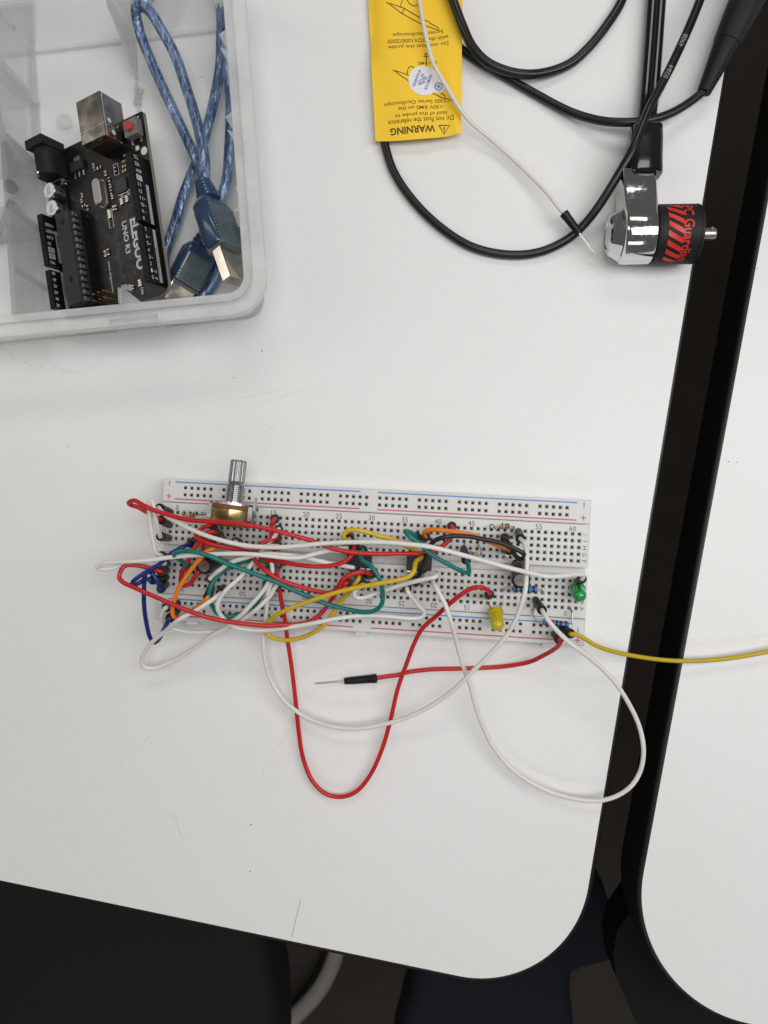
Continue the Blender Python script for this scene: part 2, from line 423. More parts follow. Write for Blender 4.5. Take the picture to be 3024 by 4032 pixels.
for s in (1, -1):
    ya, yb = sorted((s * 2.54, s * 15.24))
    flat(bb, -XE + .4, ya, xa, yb); flat(bb, xb, ya, XE - .4, yb)
    yc, yd = sorted((s * 15.24, s * 17.45)); flat(bb, -XE + .4, yc, XE - .4, yd)
    ye, yf = sorted((s * 1.55, s * 2.54)); flat(bb, -XE + .4, ye, XE - .4, yf)
    # centre channel wall, outer wall with chamfer
    bb.quad((-XE + .4, s * 1.55, ZB), (XE - .4, s * 1.55, ZB), (XE - .4, s * 1.4, 5), (-XE + .4, s * 1.4, 5))
    bb.quad((-XE + .4, s * 17.45, ZB), (XE - .4, s * 17.45, ZB), (XE, s * 17.75, ZB - .35), (-XE, s * 17.75, ZB - .35))
    bb.quad((-XE, s * 17.75, ZB - .35), (XE, s * 17.75, ZB - .35), (XE, s * 17.75, 0.05), (-XE, s * 17.75, 0.05))
    for e in (1, -1):
        y0, y1 = s * 1.55, s * 17.45
        bb.quad((e * (XE - .4), y0, ZB), (e * (XE - .4), y1, ZB), (e * XE, s * 17.75, ZB - .35), (e * XE, s * 1.5, ZB - .35))
        bb.quad((e * XE, s * 1.5, ZB - .35), (e * XE, s * 17.75, ZB - .35), (e * XE, s * 17.75, .05), (e * XE, s * 1.5, .05))
        bb.quad((e * XE, s * 1.5, ZB - .35), (e * (XE - .4), s * 1.55, ZB), (e * (XE - .4), s * 1.4, 5), (e * XE, s * 1.4, .05))
flat(bb, -XE + .4, -1.4, XE - .4, 1.4, 5)
for e in (1, -1): bb.quad((e * (XE - .4), -1.4, 5), (e * (XE - .4), 1.4, 5), (e * XE, 1.5, .05), (e * XE, -1.5, .05))
main = obj('terminal_block', bb, MH, board, normals=False)
pr = MB()
ZT = ZB + .03
def lab(mb, s, x, y, rot, h, mi=0):
    X = V((math.cos(rot), math.sin(rot), 0)); text(mb, s, (x, y, ZT), X, V((-X.y, X.x, 0)), h=h, mi=mi)
for L in range(0, 61, 5):
    lab(pr, str(L), HX(L + 1) - .1, 15.95, 0, 1.9)
    lab(pr, str(L), 74.9 - 2.47 * L, -16.1, PI, 1.9)
for k, r in enumerate('fghij'):
    lab(pr, r.upper(), 80.9, ROWY[r], -PI / 2 if r != 'h' else -PI / 2, 1.6); lab(pr, r.upper(), -81.0, ROWY[r], -PI / 2, 1.6)
for k, r in enumerate('abcde'):
    lab(pr, r.upper(), 80.9, ROWY[r], PI - .25, 1.6); lab(pr, r.upper(), -81.0, ROWY[r], PI - .25, 1.6)
obj('printed_numbers', pr, M_GREYP, main, normals=False)
def rail(side):
    y1, y2 = (RAILY['t1'], RAILY['t2']) if side > 0 else (RAILY['b1'], RAILY['b2'])
    lo, hi = (17.95, 27.1) if side > 0 else (-28.0, -17.95)
    mb = MB(); ym = (y1 + y2) / 2; hy = 2.72
    cols = [-73.66 + 2.54 * n for n in range(59)]
    for n, x in enumerate(cols):
        for y in (y1, y2):
            if n % 6 < 5: hole_cell(mb, x, y, 2.54, hy)
            else: flat(mb, x - 1.27, y - hy / 2, x + 1.27, y + hy / 2, ZB)
    a, b = ym - hy, ym + hy; x0, x1 = cols[0] - 1.27, cols[-1] + 1.27; c = .35
    flat(mb, -XE + c, lo + c, XE - c, a); flat(mb, -XE + c, b, XE - c, hi - c)
    flat(mb, -XE + c, a, x0, b); flat(mb, x1, a, XE - c, b)
    if True:
        P = [(-XE, lo), (XE, lo), (XE, hi), (-XE, hi)]; Q = [(-XE + c, lo + c), (XE - c, lo + c), (XE - c, hi - c), (-XE + c, hi - c)]
        for k in range(4):
            k2 = (k + 1) % 4
            mb.quad((*P[k], ZB - c), (*P[k2], ZB - c), (*Q[k2], ZB), (*Q[k], ZB)); mb.quad((*P[k], .05), (*P[k2], .05), (*P[k2], ZB - c), (*P[k], ZB - c))
    if side < 0:
        for tx in (-68.5, -1.8, 69.5): mb.box((tx, lo - .75, 4.2), (4.6, 1.6, 4.6), None, 0, .25)
    o = obj('power_rail', mb, MH, board, normals=False)
    bm_ = MB(); rm = MB()
    yb_, yr = (25.85, 19.25) if side > 0 else (-19.7, -26.15)
    for (sa, sb) in ((-77.6, -5.0), (1.8, 77.3)):
        strip(bm_, [(sa, yb_, ZT), (sb, yb_, ZT)], .55); strip(rm, [(sa, yr, ZT), (sb, yr, ZT)], .55)
    for sx in (-80.0, 79.9):
        strip(bm_, [(sx, yb_ + (-1.6 if side > 0 else -3.2), ZT), (sx, yb_ + (.3 if side > 0 else -1.3), ZT)], .45)
        yp = yr + (1.0 if side > 0 else .2)
        strip(rm, [(sx - .95, yp, ZT), (sx + .95, yp, ZT)], .45); strip(rm, [(sx, yp - .95, ZT + .01), (sx, yp + .95, ZT + .01)], .45)
    obj('blue_stripe', bm_, M_BLUEP, o, normals=False); obj('red_stripe', rm, M_REDP, o, normals=False)
rail(1); rail(-1)

# ------------------------------------------------------------------ jumper wires
def snap(p):
    best = None; bd_ = 1e9
    for i, h in enumerate(HOLES):
        if i in USED: continue
        d = (h - V((p.x, p.y))).length
        if d < bd_: bd_ = d; best = i
    USED.add(best); return V((HOLES[best].x, HOLES[best].y, ZB + .25))
def housing(parent, base, top, pin=0):
    """black plug sleeve from base (pin end) to top (wire end, hollow)"""
    mb = MB(); L = (top - base).length
    prof = [(.6, 0), (1.2, .05), (1.32, .7), (1.42, 2.5), (1.56, L * .55), (1.64, L - 1.9), (1.76, L - 1.6), (1.76, L - .15), (1.62, L), (1.1, L), (.98, L - .5), (.95, L - 1.8), (.3, L - 1.9)]
    mb.lathe(prof, base, top, 18)
    h = obj('plug_housing', mb, M_HOUS, parent)
    if pin:
        a = (base - top).normalized(); pm = MB(); pm.lathe([(.32, -1), (.32, pin - .6), (.16, pin)], base, base + a, 8); obj('pin', pm, M_TIN, h)
    return h
def jumper(col, pts, label, p0=None, p1=None, r=.84, end0=True, end1=True, name='jumper_wire', free1=None):
    P = [U(*q) for q in pts]
    ends = []
    if end0:
        b = snap(U(*p0, ZB)) if p0 else snap(P[0]); ends.append((b, P[0]))
        a = (P[0] - b).normalized(); P = [P[0] - a * 1.6, P[0] + a * .5] + P[1:]
    if end1:
        b = snap(U(*p1, ZB)) if p1 else snap(P[-1]); ends.append((b, P[-1]))
        a = (P[-1] - b).normalized(); P = P[:-1] + [P[-1] + a * .5, P[-1] - a * 1.6]
    mb = MB(); mb.tube(P, r, 12, 0, 8)
    o = obj(name, mb, M_WIRE[col])
    tag(o, label, 'jumper wire', 'jumper wires on the breadboard')
    for b, t in ends: housing(o, b, t)
    return o
J = jumper
J('red', [(634, 2046, 22), (610, 2033, 23.5), (579, 2017, 25), (543, 1997, 26.5), (515, 1988, 28), (507, 1981, 29.5), (516, 1973, 31), (533, 1972, 32), (567, 1991, 33), (603, 2008, 33), (651, 2023, 33), (712, 2041, 33), (739, 2047, 33), (802, 2052, 33.5), (938, 2062, 34), (1045, 2080, 33.5), (1117, 2098, 33), (1189, 2118, 32), (1257, 2139, 30.5), (1290, 2153, 29.5), (1358, 2171, 28.5), (1455, 2180, 28), (1575, 2180, 27.5), (1671, 2178, 26), (1716, 2166, 25.5), (1769, 2125, 25.5), (1782, 2097, 25.5), (1783, 2083, 24), (1779, 2072, 22)],
  'long red jumper wire with the topmost loop at the left end, running to below 40', (664, 2060), (1776, 2072))
J('white', [(627, 2000, 22), (640, 2018, 24), (659, 2035, 26), (675, 2044, 27), (734, 2075, 29), (802, 2105, 30), (870, 2127, 31), (938, 2143, 31.5), (1005, 2152, 32), (1100, 2155, 32.5), (1189, 2148, 33), (1286, 2139, 33.5), (1382, 2135, 34.5), (1503, 2135, 35.5), (1600, 2142, 36), (1696, 2154, 36), (1793, 2178, 35.5), (1889, 2204, 35), (1986, 2231, 34), (2082, 2255, 33), (2155, 2270, 31), (2227, 2267, 28), (2275, 2261, 25.5), (2297, 2266, 23.5), (2291, 2279, 22)],
  'longest white jumper wire lying over everything, ending above the green LED', (668, 2012), (2289, 2292))
J('white', [(632, 2112, 22), (628, 2100, 24), (622, 2081, 26), (610, 2033, 29), (604, 1990, 30), (598, 1972, 30), (590, 1972, 30), (587, 1990, 29.5), (589, 2033, 28), (596, 2093, 26), (608, 2153, 24.5), (616, 2178, 23.5), (636, 2188, 22)],
  'short upright white loop at the left end of the breadboard', (664, 2117), (664, 2196))
J('white', [(646, 2218, 22), (600, 2222, 23), (531, 2207, 24), (490, 2222, 25), (434, 2238, 26), (400, 2241, 27), (384, 2234, 28), (398, 2222, 29), (422, 2216, 30), (495, 2211, 31), (576, 2207, 31), (666, 2195, 31), (734, 2188, 31), (825, 2183, 31), (938, 2180, 31), (1045, 2187, 30.5), (1130, 2196, 29.5), (1189, 2194, 28.5), (1250, 2178, 27), (1310, 2166, 25), (1340, 2160, 24), (1364, 2157, 22)],
  'white jumper wire whose flat loop sticks out farthest left of the breadboard', (666, 2222), (1366, 2160))
J('white', [(828, 2278, 22), (834, 2270, 23), (863, 2246, 26), (890, 2226, 27), (917, 2211, 27.5), (953, 2200, 27.5), (1000, 2187, 27.5), (1040, 2181, 27.5), (1093, 2183, 27), (1189, 2193, 26), (1262, 2210, 24.5), (1334, 2224, 22.8), (1370, 2231, 22.8), (1389, 2235, 22)],
  'white jumper wire from beside the small capacitor to the left of the first chip', (834, 2284), (1394, 2240))
J('white', [(1097, 2085, 22), (1090, 2097, 23), (1084, 2108, 23), (1057, 2137, 23), (1031, 2166, 22.5), (1005, 2203, 22.5), (987, 2226, 23), (956, 2263, 24), (892, 2322, 26), (866, 2357, 25), (856, 2390, 24), (868, 2420, 22), (892, 2447, 20), (925, 2469, 18), (983, 2480, 17), (1045, 2482, 17.5), (1141, 2470, 19), (1238, 2453, 20), (1334, 2434, 20), (1430, 2424, 19), (1527, 2427, 18), (1623, 2435, 17), (1660, 2430, 17), (1672, 2412, 17.5), (1652, 2388, 19), (1628, 2359, 21), (1608, 2334, 23), (1602, 2318, 22)],
  'white jumper wire along the lower rail, bending up beside the upside-down 25', (1097, 2092), (1606, 2312))
J('red', [(634, 2250, 22), (603, 2244, 23), (567, 2232, 24), (519, 2225, 25), (490, 2230, 26), (474, 2252, 27), (470, 2275, 27.5), (485, 2293, 28), (519, 2309, 28), (567, 2331, 28), (639, 2362, 27.5), (712, 2393, 27), (802, 2426, 26), (892, 2447, 24.5), (983, 2458, 23), (1045, 2463, 21.5), (1117, 2461, 19.5), (1180, 2457, 18), (1213, 2450, 17.5), (1247, 2431, 17), (1276, 2403, 17), (1300, 2369, 18), (1320, 2340, 19.5), (1344, 2311, 22), (1358, 2300, 23), (1369, 2294, 22)],
  'red jumper wire looping off the left end and along the lower edge of the breadboard', (664, 2248), (1384, 2290))
J('red', [(1090, 2118, 22), (1075, 2120, 23), (1058, 2128, 23.5), (1035, 2138, 24), (1012, 2160, 24.5), (1000, 2180, 25), (1001, 2200, 25), (1013, 2217, 25.5), (1045, 2245, 26), (1075, 2268, 26), (1117, 2289, 25), (1189, 2313, 23.5), (1262, 2331, 23), (1300, 2334, 23.5), (1324, 2320, 25), (1340, 2295, 27), (1358, 2274, 28), (1397, 2257, 28), (1430, 2252, 27), (1450, 2255, 24.5), (1460, 2262, 22)],
  'red jumper wire sagging across the middle and arching up to just below the first chip', (1095, 2118), (1460, 2262))
J('red', [(1083, 2043, 22), (1077, 2049, 24.5), (1069, 2072, 24), (1070, 2108, 23), (1073, 2145, 22), (1078, 2170, 21), (1087, 2236, 20), (1100, 2316, 19), (1107, 2363, 18), (1116, 2408, 16.5), (1124, 2450, 14), (1131, 2513, 11), (1146, 2610, 8), (1163, 2750, 4.6), (1175, 2870, 3.8), (1192, 2979, 3.2), (1228, 3071, 3), (1279, 3123, 3), (1341, 3138, 3), (1402, 3117, 3), (1458, 3051, 3.6), (1505, 2948, 4.2), (1535, 2846, 4.8), (1566, 2713, 7), (1602, 2610, 11), (1629, 2538, 14), (1663, 2475, 17), (1716, 2427, 20), (1764, 2383, 23), (1817, 2340, 26), (1860, 2316, 27.5), (1889, 2312, 28), (1913, 2319, 26.5), (1926, 2331, 24.5), (1927, 2340, 22)],
  'red jumper wire hanging in a deep U over the desk in front of the breadboard', (1090, 2050), (1920, 2344))
J('white', [(1702, 2278, 22), (1704, 2288, 23.5), (1712, 2305, 25), (1722, 2322, 25.5), (1740, 2355, 26), (1754, 2382, 26.5), (1767, 2422, 26), (1783, 2470, 24), (1807, 2566, 18), (1831, 2644, 14), (1851, 2700, 11.5), (1884, 2815, 8), (1935, 2928, 6), (2007, 3020, 5), (2099, 3087, 5), (2212, 3133, 5), (2335, 3153, 6), (2406, 3143, 7), (2478, 3102, 8), (2519, 3041, 9), (2534, 2959, 10.5), (2519, 2866, 12), (2478, 2774, 14), (2417, 2682, 17), (2323, 2591, 21), (2251, 2538, 23.5), (2203, 2494, 25), (2169, 2456, 25.5), (2148, 2427, 24.5), (2135, 2404, 22)],
  'white jumper wire whose big loop hangs out over the gap between the desks', (1704, 2275), (2109, 2366))
J('white', [(1430, 2302, 22), (1418, 2308, 23), (1402, 2322, 23.5), (1394, 2340, 23), (1406, 2353, 22), (1430, 2354, 21.5), (1479, 2337, 21.5), (1551, 2313, 24), (1623, 2292, 27), (1690, 2277, 29), (1715, 2271, 29), (1716, 2263, 28), (1700, 2257, 26.5), (1684, 2259, 25), (1668, 2269, 22)],
  'short white jumper wire linking the undersides of the two chips', (1434, 2306), (1668, 2262))
J('yellow', [(1375, 2122, 22), (1366, 2128, 25), (1355, 2120, 27), (1355, 2104, 28), (1366, 2091, 28.5), (1391, 2087, 29), (1422, 2090, 29), (1467, 2101, 28.5), (1503, 2113, 28), (1550, 2124, 27.5), (1600, 2151, 26), (1640, 2169, 24), (1657, 2183, 24), (1656, 2198, 25), (1641, 2208, 26.5), (1634, 2226, 28), (1631, 2245, 29), (1619, 2263, 30), (1595, 2277, 30), (1527, 2291, 30), (1382, 2318, 28.5), (1310, 2337, 27.5), (1189, 2378, 24.5), (1117, 2407, 22), (1069, 2436, 18), (1049, 2465, 15), (1048, 2490, 14), (1078, 2513, 13.5), (1127, 2520, 13.5), (1180, 2513, 14), (1238, 2489, 15.5), (1276, 2460, 16.5), (1310, 2417, 16.8), (1334, 2378, 17.5), (1368, 2340, 20), (1397, 2301, 23), (1411, 2281, 23.5), (1414, 2272, 22)],
  'yellow jumper wire doubling back across both chips and dipping below the lower rail', (1379, 2118), (1418, 2266))
J('teal', [(735, 2226, 22), (722, 2214, 24), (700, 2200, 28), (687, 2190, 31), (690, 2178, 33), (712, 2171, 34), (757, 2171, 34.5), (825, 2189, 34), (892, 2218, 32), (983, 2252, 29.5), (1045, 2276, 28), (1100, 2297, 26), (1141, 2317, 25), (1213, 2348, 22.5), (1286, 2378, 21), (1382, 2402, 20), (1440, 2410, 20.5), (1479, 2402, 21.5), (1503, 2378, 23), (1507, 2340, 24.5), (1500, 2296, 25.5), (1479, 2253, 26), (1458, 2227, 26), (1431, 2209, 25.5), (1421, 2195, 25), (1424, 2180, 24), (1428, 2165, 22)],
  'long teal jumper wire slanting across the left half to a bend below the first chip', (738, 2228), (1432, 2160))
J('teal', [(1096, 2224, 21), (1080, 2218, 21), (1051, 2212, 21), (1022, 2207, 20.5), (1000, 2206, 20.5), (953, 2214, 20.5), (917, 2228, 20.5), (881, 2248, 21), (854, 2273, 21.5), (834, 2304, 22), (825, 2331, 22), (827, 2358, 21.5), (836, 2385, 21), (858, 2416, 19), (892, 2427, 18), (938, 2419, 17.5), (983, 2397, 17.5), (1015, 2368, 18), (1037, 2325, 19), (1047, 2285, 20), (1053, 2266, 20.5), (1058, 2250, 21.5), (1060, 2238, 21)],
  'teal jumper wire closed in a wide round loop above the upside-down 55 and 50', (1097, 2222), (1065, 2236))
J('white', [(1069, 2213, 22), (1071, 2228, 23), (1072, 2250, 23.5), (1064, 2280, 23.5), (1051, 2305, 23.5), (1028, 2337, 23), (995, 2374, 22), (950, 2421, 20), (915, 2446, 17.5), (892, 2470, 15.5), (847, 2494, 14), (757, 2557, 10), (666, 2611, 8), (594, 2632, 8), (565, 2622, 9), (560, 2592, 10.5), (590, 2539, 13.5), (644, 2489, 18), (712, 2435, 24.5), (779, 2399, 24.5), (820, 2372, 24), (847, 2354, 23.5), (868, 2336, 22)],
  'white jumper wire whose narrow loop hangs below the lower left corner of the breadboard', (1072, 2212), (876, 2326))
J('white', [(1090, 2304, 22), (1080, 2318, 22), (1062, 2348, 21.5), (1037, 2374, 21), (1004, 2404, 20), (968, 2430, 18), (930, 2456, 15.5), (899, 2474, 13.3), (861, 2483, 12.5), (757, 2489, 12.5), (689, 2477, 14), (655, 2460, 16), (636, 2432, 19), (640, 2408, 21), (655, 2392, 22)],
  'white jumper wire curling round the plug at the lower left end of the bottom rail', (1093, 2300), (690, 2378))
J('white', [(1076, 2290, 22), (1067, 2300, 22.5), (1058, 2320, 22), (1053, 2345, 21), (1051, 2372, 19), (1047, 2426, 15.5), (1041, 2480, 11.5), (1037, 2516, 10.5), (1043, 2598, 8.5), (1074, 2692, 7), (1125, 2764, 6.6), (1207, 2825, 6.5), (1310, 2861, 7), (1412, 2868, 7.5), (1535, 2846, 8.5), (1658, 2800, 11.5), (1771, 2728, 15), (1870, 2634, 19.5), (1938, 2566, 22), (2000, 2494, 25), (2044, 2407, 28), (2068, 2325, 30), (2074, 2250, 30), (2075, 2190, 29.5), (2069, 2152, 27.5), (2059, 2133, 25), (2049, 2122, 22)],
  'white jumper wire in a wide shallow arc ahead of the breadboard, passing the larger capacitor', (1080, 2288), (2036, 2084))
J('blue', [(752, 2140, 22), (735, 2146, 25), (721, 2153, 27), (675, 2179, 28), (630, 2220, 28), (576, 2252, 27.5), (531, 2283, 27), (521, 2296, 26), (530, 2302, 25), (545, 2297, 24), (562, 2287, 23.5), (580, 2281, 23), (600, 2284, 22)],
  'dark blue jumper wire slanting up to the right, passing under the flat white loop', (765, 2146), (660, 2274))
J('blue', [(634, 2318, 22), (627, 2305, 24), (618, 2288, 25), (606, 2266, 25.5), (594, 2253, 25.5), (580, 2252, 25), (570, 2268, 24.5), (567, 2319, 23), (567, 2381, 20), (576, 2449, 16), (592, 2512, 12), (606, 2530, 12), (626, 2516, 14), (644, 2480, 18), (658, 2452, 21.5), (669, 2434, 22)],
  'dark blue jumper wire hanging straight down past the lower left corner of the breadboard', (664, 2300), (705, 2418))
J('orange', [(872, 2124, 21), (858, 2142, 23), (841, 2159, 25), (812, 2172, 26), (787, 2202, 26.5), (754, 2240, 26), (727, 2280, 25.5), (703, 2318, 25), (685, 2367, 24), (679, 2399, 23.5), (682, 2424, 22.5), (698, 2436, 21.5), (720, 2428, 20.5), (750, 2408, 20), (780, 2388, 20.5), (805, 2366, 22), (818, 2352, 22)],
  'orange jumper wire at the left end of the breadboard, hooked at its lower end', (880, 2128), (838, 2336))
J('red', [(832, 2066, 22), (808, 2075, 24), (787, 2087, 26), (772, 2104, 27), (776, 2117, 27.5), (790, 2126, 28), (827, 2140, 28), (881, 2153, 27), (935, 2163, 25), (989, 2175, 22), (1045, 2203, 22.5), (1117, 2214, 24), (1189, 2226, 25), (1262, 2231, 25), (1320, 2224, 25), (1363, 2207, 25), (1387, 2183, 24.5), (1392, 2166, 23.5), (1395, 2152, 22)],
  'red jumper wire from just below the potentiometer to the top of the chip nearer it', (842, 2070), (1398, 2146))
J('red', [(850, 2098, 22), (836, 2094, 24), (815, 2098, 24.5), (794, 2116, 24.5), (778, 2140, 24), (763, 2161, 24), (743, 2204, 23), (727, 2231, 22), (714, 2267, 21), (713, 2290, 19), (722, 2305, 18), (735, 2305, 18), (750, 2297, 18), (768, 2272, 19), (780, 2254, 19.5), (790, 2242, 18.5)],
  'short red jumper wire curling under the small capacitor', (858, 2102), (796, 2238))
J('red', [(820, 2122, 22), (807, 2121, 22.5), (802, 2145, 22), (800, 2170, 21.5), (797, 2192, 21.5), (798, 2205, 20.5)],
  'shortest red jumper wire, upright beside the orange wire near the small capacitor', (828, 2124), (800, 2206))
J('white', [(928, 2133, 22), (938, 2143, 24.5), (960, 2150, 26), (1005, 2153, 27), (1050, 2152, 26), (1080, 2150, 24), (1093, 2150, 22)],
  'short white jumper wire hidden beneath the longest white one near number 15', (938, 2134), (1096, 2146))
J('orange', [(1676, 2114, 22), (1671, 2106, 25), (1672, 2095, 27), (1684, 2088, 28), (1700, 2086, 28.5), (1745, 2089, 29), (1817, 2098, 29), (1865, 2108, 28.5), (1913, 2128, 27.5), (1962, 2147, 26), (1995, 2160, 24), (2007, 2167, 22)],
  'orange jumper wire running to the right from above the second chip', (1678, 2122), (1998, 2158))
J('black', [(1637, 2292, 22), (1641, 2280, 23.5), (1658, 2249, 26.5), (1675, 2204, 28.5), (1682, 2177, 29.5), (1695, 2148, 31), (1713, 2128, 32), (1740, 2117, 32.5), (1776, 2111, 32.5), (1850, 2113, 32), (1889, 2121, 31.5), (1962, 2135, 31), (2024, 2159, 30.5), (2058, 2178, 30), (2066, 2190, 29), (2059, 2199, 28), (2046, 2200, 27.5), (2030, 2189, 27), (2018, 2167, 26.5), (2005, 2145, 25.5), (1995, 2128, 24), (1988, 2118, 22)],
  'only black jumper wire, arching over the second chip', (1640, 2284), (1992, 2108))
J('teal', [(1640, 2113, 22), (1632, 2106, 25), (1615, 2096, 29), (1603, 2091, 32), (1597, 2093, 34), (1605, 2103, 34.8), (1622, 2119, 34.8), (1651, 2140, 34), (1680, 2168, 33.5), (1713, 2193, 33), (1758, 2218, 32), (1803, 2242, 30.5), (1834, 2255, 29), (1846, 2253, 27.5), (1846, 2238, 26), (1842, 2220, 24.5), (1836, 2206, 22)],
  'short teal jumper wire crossing the second chip and the black wire', (1645, 2118), (1828, 2160))
J('red', [(2201, 2518, 20), (2206, 2530, 19.5), (2188, 2552, 16), (2130, 2586, 9), (2082, 2607, 5), (1986, 2624, 2), (1841, 2632, 1.2), (1696, 2636, 1.2), (1600, 2648, 1.2), (1575, 2656, 1.2), (1520, 2664, 1.6), (1486, 2670, 2)],
  'red jumper wire with one free plug lying on the desk', (2188, 2496), None, end1=False)
jf = bpy.data.objects[[o.name for o in C.objects if o.get('label') == 'red jumper wire with one free plug lying on the desk'][0]]
housing(jf, U(1356, 2682, 1.75), U(1484, 2671, 1.95), 11.6)
J('ochre', [(2248, 2496, 19), (2263, 2497, 19), (2299, 2513, 18), (2347, 2542, 16), (2443, 2572, 12), (2643, 2601, 7), (2825, 2597, 5), (3024, 2566, 5), (3150, 2535, 5), (3400, 2440, 5)],
  'mustard yellow jumper wire leaving the breadboard across the gap to the second desk', (2216, 2478), None, end1=False)
# ------------------------------------------------------------------ components plugged into the breadboard
M_BRASS = mat('yellow_zinc', (.60, .52, .22), .26, 1.0, vary=.18, vscale=90, bump=.08, bscale=120)
M_PHEN = mat('brown_phenolic', (.17, .06, .02), .55)
M_ALU = mat('grey_aluminium', (.50, .50, .50), .3, 1.0, vary=.12, vscale=200)
M_LEAD = mat('lead_wire', (.48, .47, .45), .35, 1.0)
# potentiometer lying on its terminals, shaft pointing away
pa = (U(937, 1857, 20) - U(920, 2000, 20)); pa.z = 0; pa = pa.normalized(); px_ = V((pa.y, -pa.x, 0)); pz = V((0, 0, 1))
pc = U(919, 1994, 19.5)      # centre of the wafer's front face
pot = thing('potentiometer', (pc.x, pc.y, ZB), 'brass coloured potentiometer with a knurled grey shaft, standing on the left part of the breadboard', 'potentiometer')
mb = MB(); mb.lathe([(0, -7.6), (6.9, -7.6), (7.6, -7.2), (8.0, -6.6), (8.05, -1.2), (7.85, -1.0), (0, -1.0)], pc, pc + pa, 40); obj('metal_can', mb, M_BRASS, pot)
Mp = Matrix.Translation(pc) @ Matrix(((px_.x, pa.x, 0, 0), (px_.y, pa.y, 0, 0), (0, 0, 1, 0), (0, 0, 0, 1)))
mb = MB()
ol = [(8.1 * math.cos(t), 8.1 * math.sin(t)) for t in [PI * k / 20 for k in range(21)]] + [(-8.1, -6), (-6.5, -8.8), (6.5, -8.8), (8.1, -6)]
Mw = Mp @ Matrix(((1, 0, 0, 0), (0, 0, 1, 0), (0, 1, 0, 0), (0, 0, 0, 1)))
mb.prism(ol, -1.0, .5, 0, Mw); obj('wafer', mb, M_PHEN, pot)
mb = MB()
mb.prism([(p[0] * .98, p[1] * .98) for p in ol], .5, 1.3, 0, Mw)
for s in (-1, 1): mb.box((s * 7.6, -2.2, 4.0), (1.5, 5.2, .6), Mp); mb.box((s * 8.2, -2.0, 1.0), (.5, 6.2, 3.0), Mp)
mb.box((8.9, 1.6, 3.2), (.6, 5, 2.4), Mp)
obj('bracket', mb, M_ALU, pot)
mb = MB(); pf = [(3.9, 1.3), (3.9, 1.8)]
for k in range(9): pf += [(3.55, 2.0 + k * .75), (3.2, 2.37 + k * .75)]
pf += [(3.3, 8.8), (3.0, 9.1)]
mb.lathe(pf, pc, pc + pa, 28, smooth=False); obj('threaded_bush', mb, M_ALU, pot)
mb = MB(); n = 72; rings = []
for t, s in ((9.1, .95), (9.4, 1.0), (16.6, 1.0), (17.3, .9)):
    R = []
    for k in range(n):
        w = 2 * PI * k / n; r = (3.0 if (k // 2) % 2 else 2.82) * s; r *= 1.0
        R.append(pc + pa * t + px_ * (r * math.cos(w)) + pz * (r * math.sin(w)))
    rings.append(R)
mb.loft(rings, 0, False); obj('knurled_shaft', mb, mat('shaft_grey', (.27, .27, .275), .36, 1.0, vary=.1, vscale=200), pot)
for k in (-1, 0, 1):
    a = pc + px_ * (k * 5.0) - pz * 7.5; hb = snap(a + pa * -1)
    mb = MB(); mb.tube([a, a - pz * 1.0, V((hb.x, hb.y, ZB + 1.0)), V((hb.x, hb.y, ZB - 1.5))], .5, 6); obj('terminal', mb, M_TIN, pot)

# two chips across the centre channel
M_IC = mat('chip_black', (.016, .017, .018), .5, bump=.15, bscale=700)
def chip(px, label, x=None):
    i = round(((U(*px, 11).x if x is None else x)) / 2.54 - .5) + .5
    cx = i * 2.54
    r = thing('integrated_circuit', (cx, 0, ZB), label, 'chip', 'eight pin chips on the breadboard')
    mb = MB(); mb.box((cx, 0, ZB + 2.4), (9.5, 6.4, 3.3), None, 0, .25)
    mb.lathe([(.8, 0), (.78, .02)], V((cx - 4.0, 0, ZB + 4.04)), V((cx - 4.0, 0, ZB + 5)), 16)
    obj('package', mb, M_IC, r)
    for k in range(4):
        for s in (1, -1):
            x = cx + (k - 1.5) * 2.54; mb = MB()
            mb.box((x, s * 3.5, ZB + 2.2), (1.3, .7, .28)); mb.box((x, s * 3.75, ZB + 1.5), (1.2, .25, 1.6)); mb.box((x, s * 3.75, ZB - .5), (.5, .25, 3))
            obj('pin', mb, M_TIN, r)
    return r
chip((1416, 2193), 'black eight pin chip surrounded by red, teal and white wires, the one nearer the potentiometer')
chip((1649, 2207), 'black eight pin chip with the yellow and the black wire lying over it')

def lead(parent, pts, r=.26):
    mb = MB(); mb.tube(pts, r, 6, 0, 5); return obj('lead', mb, M_LEAD, parent)
def hp(px, py): p = snap(U(px, py, ZB)); return V((p.x, p.y, ZB - 2))
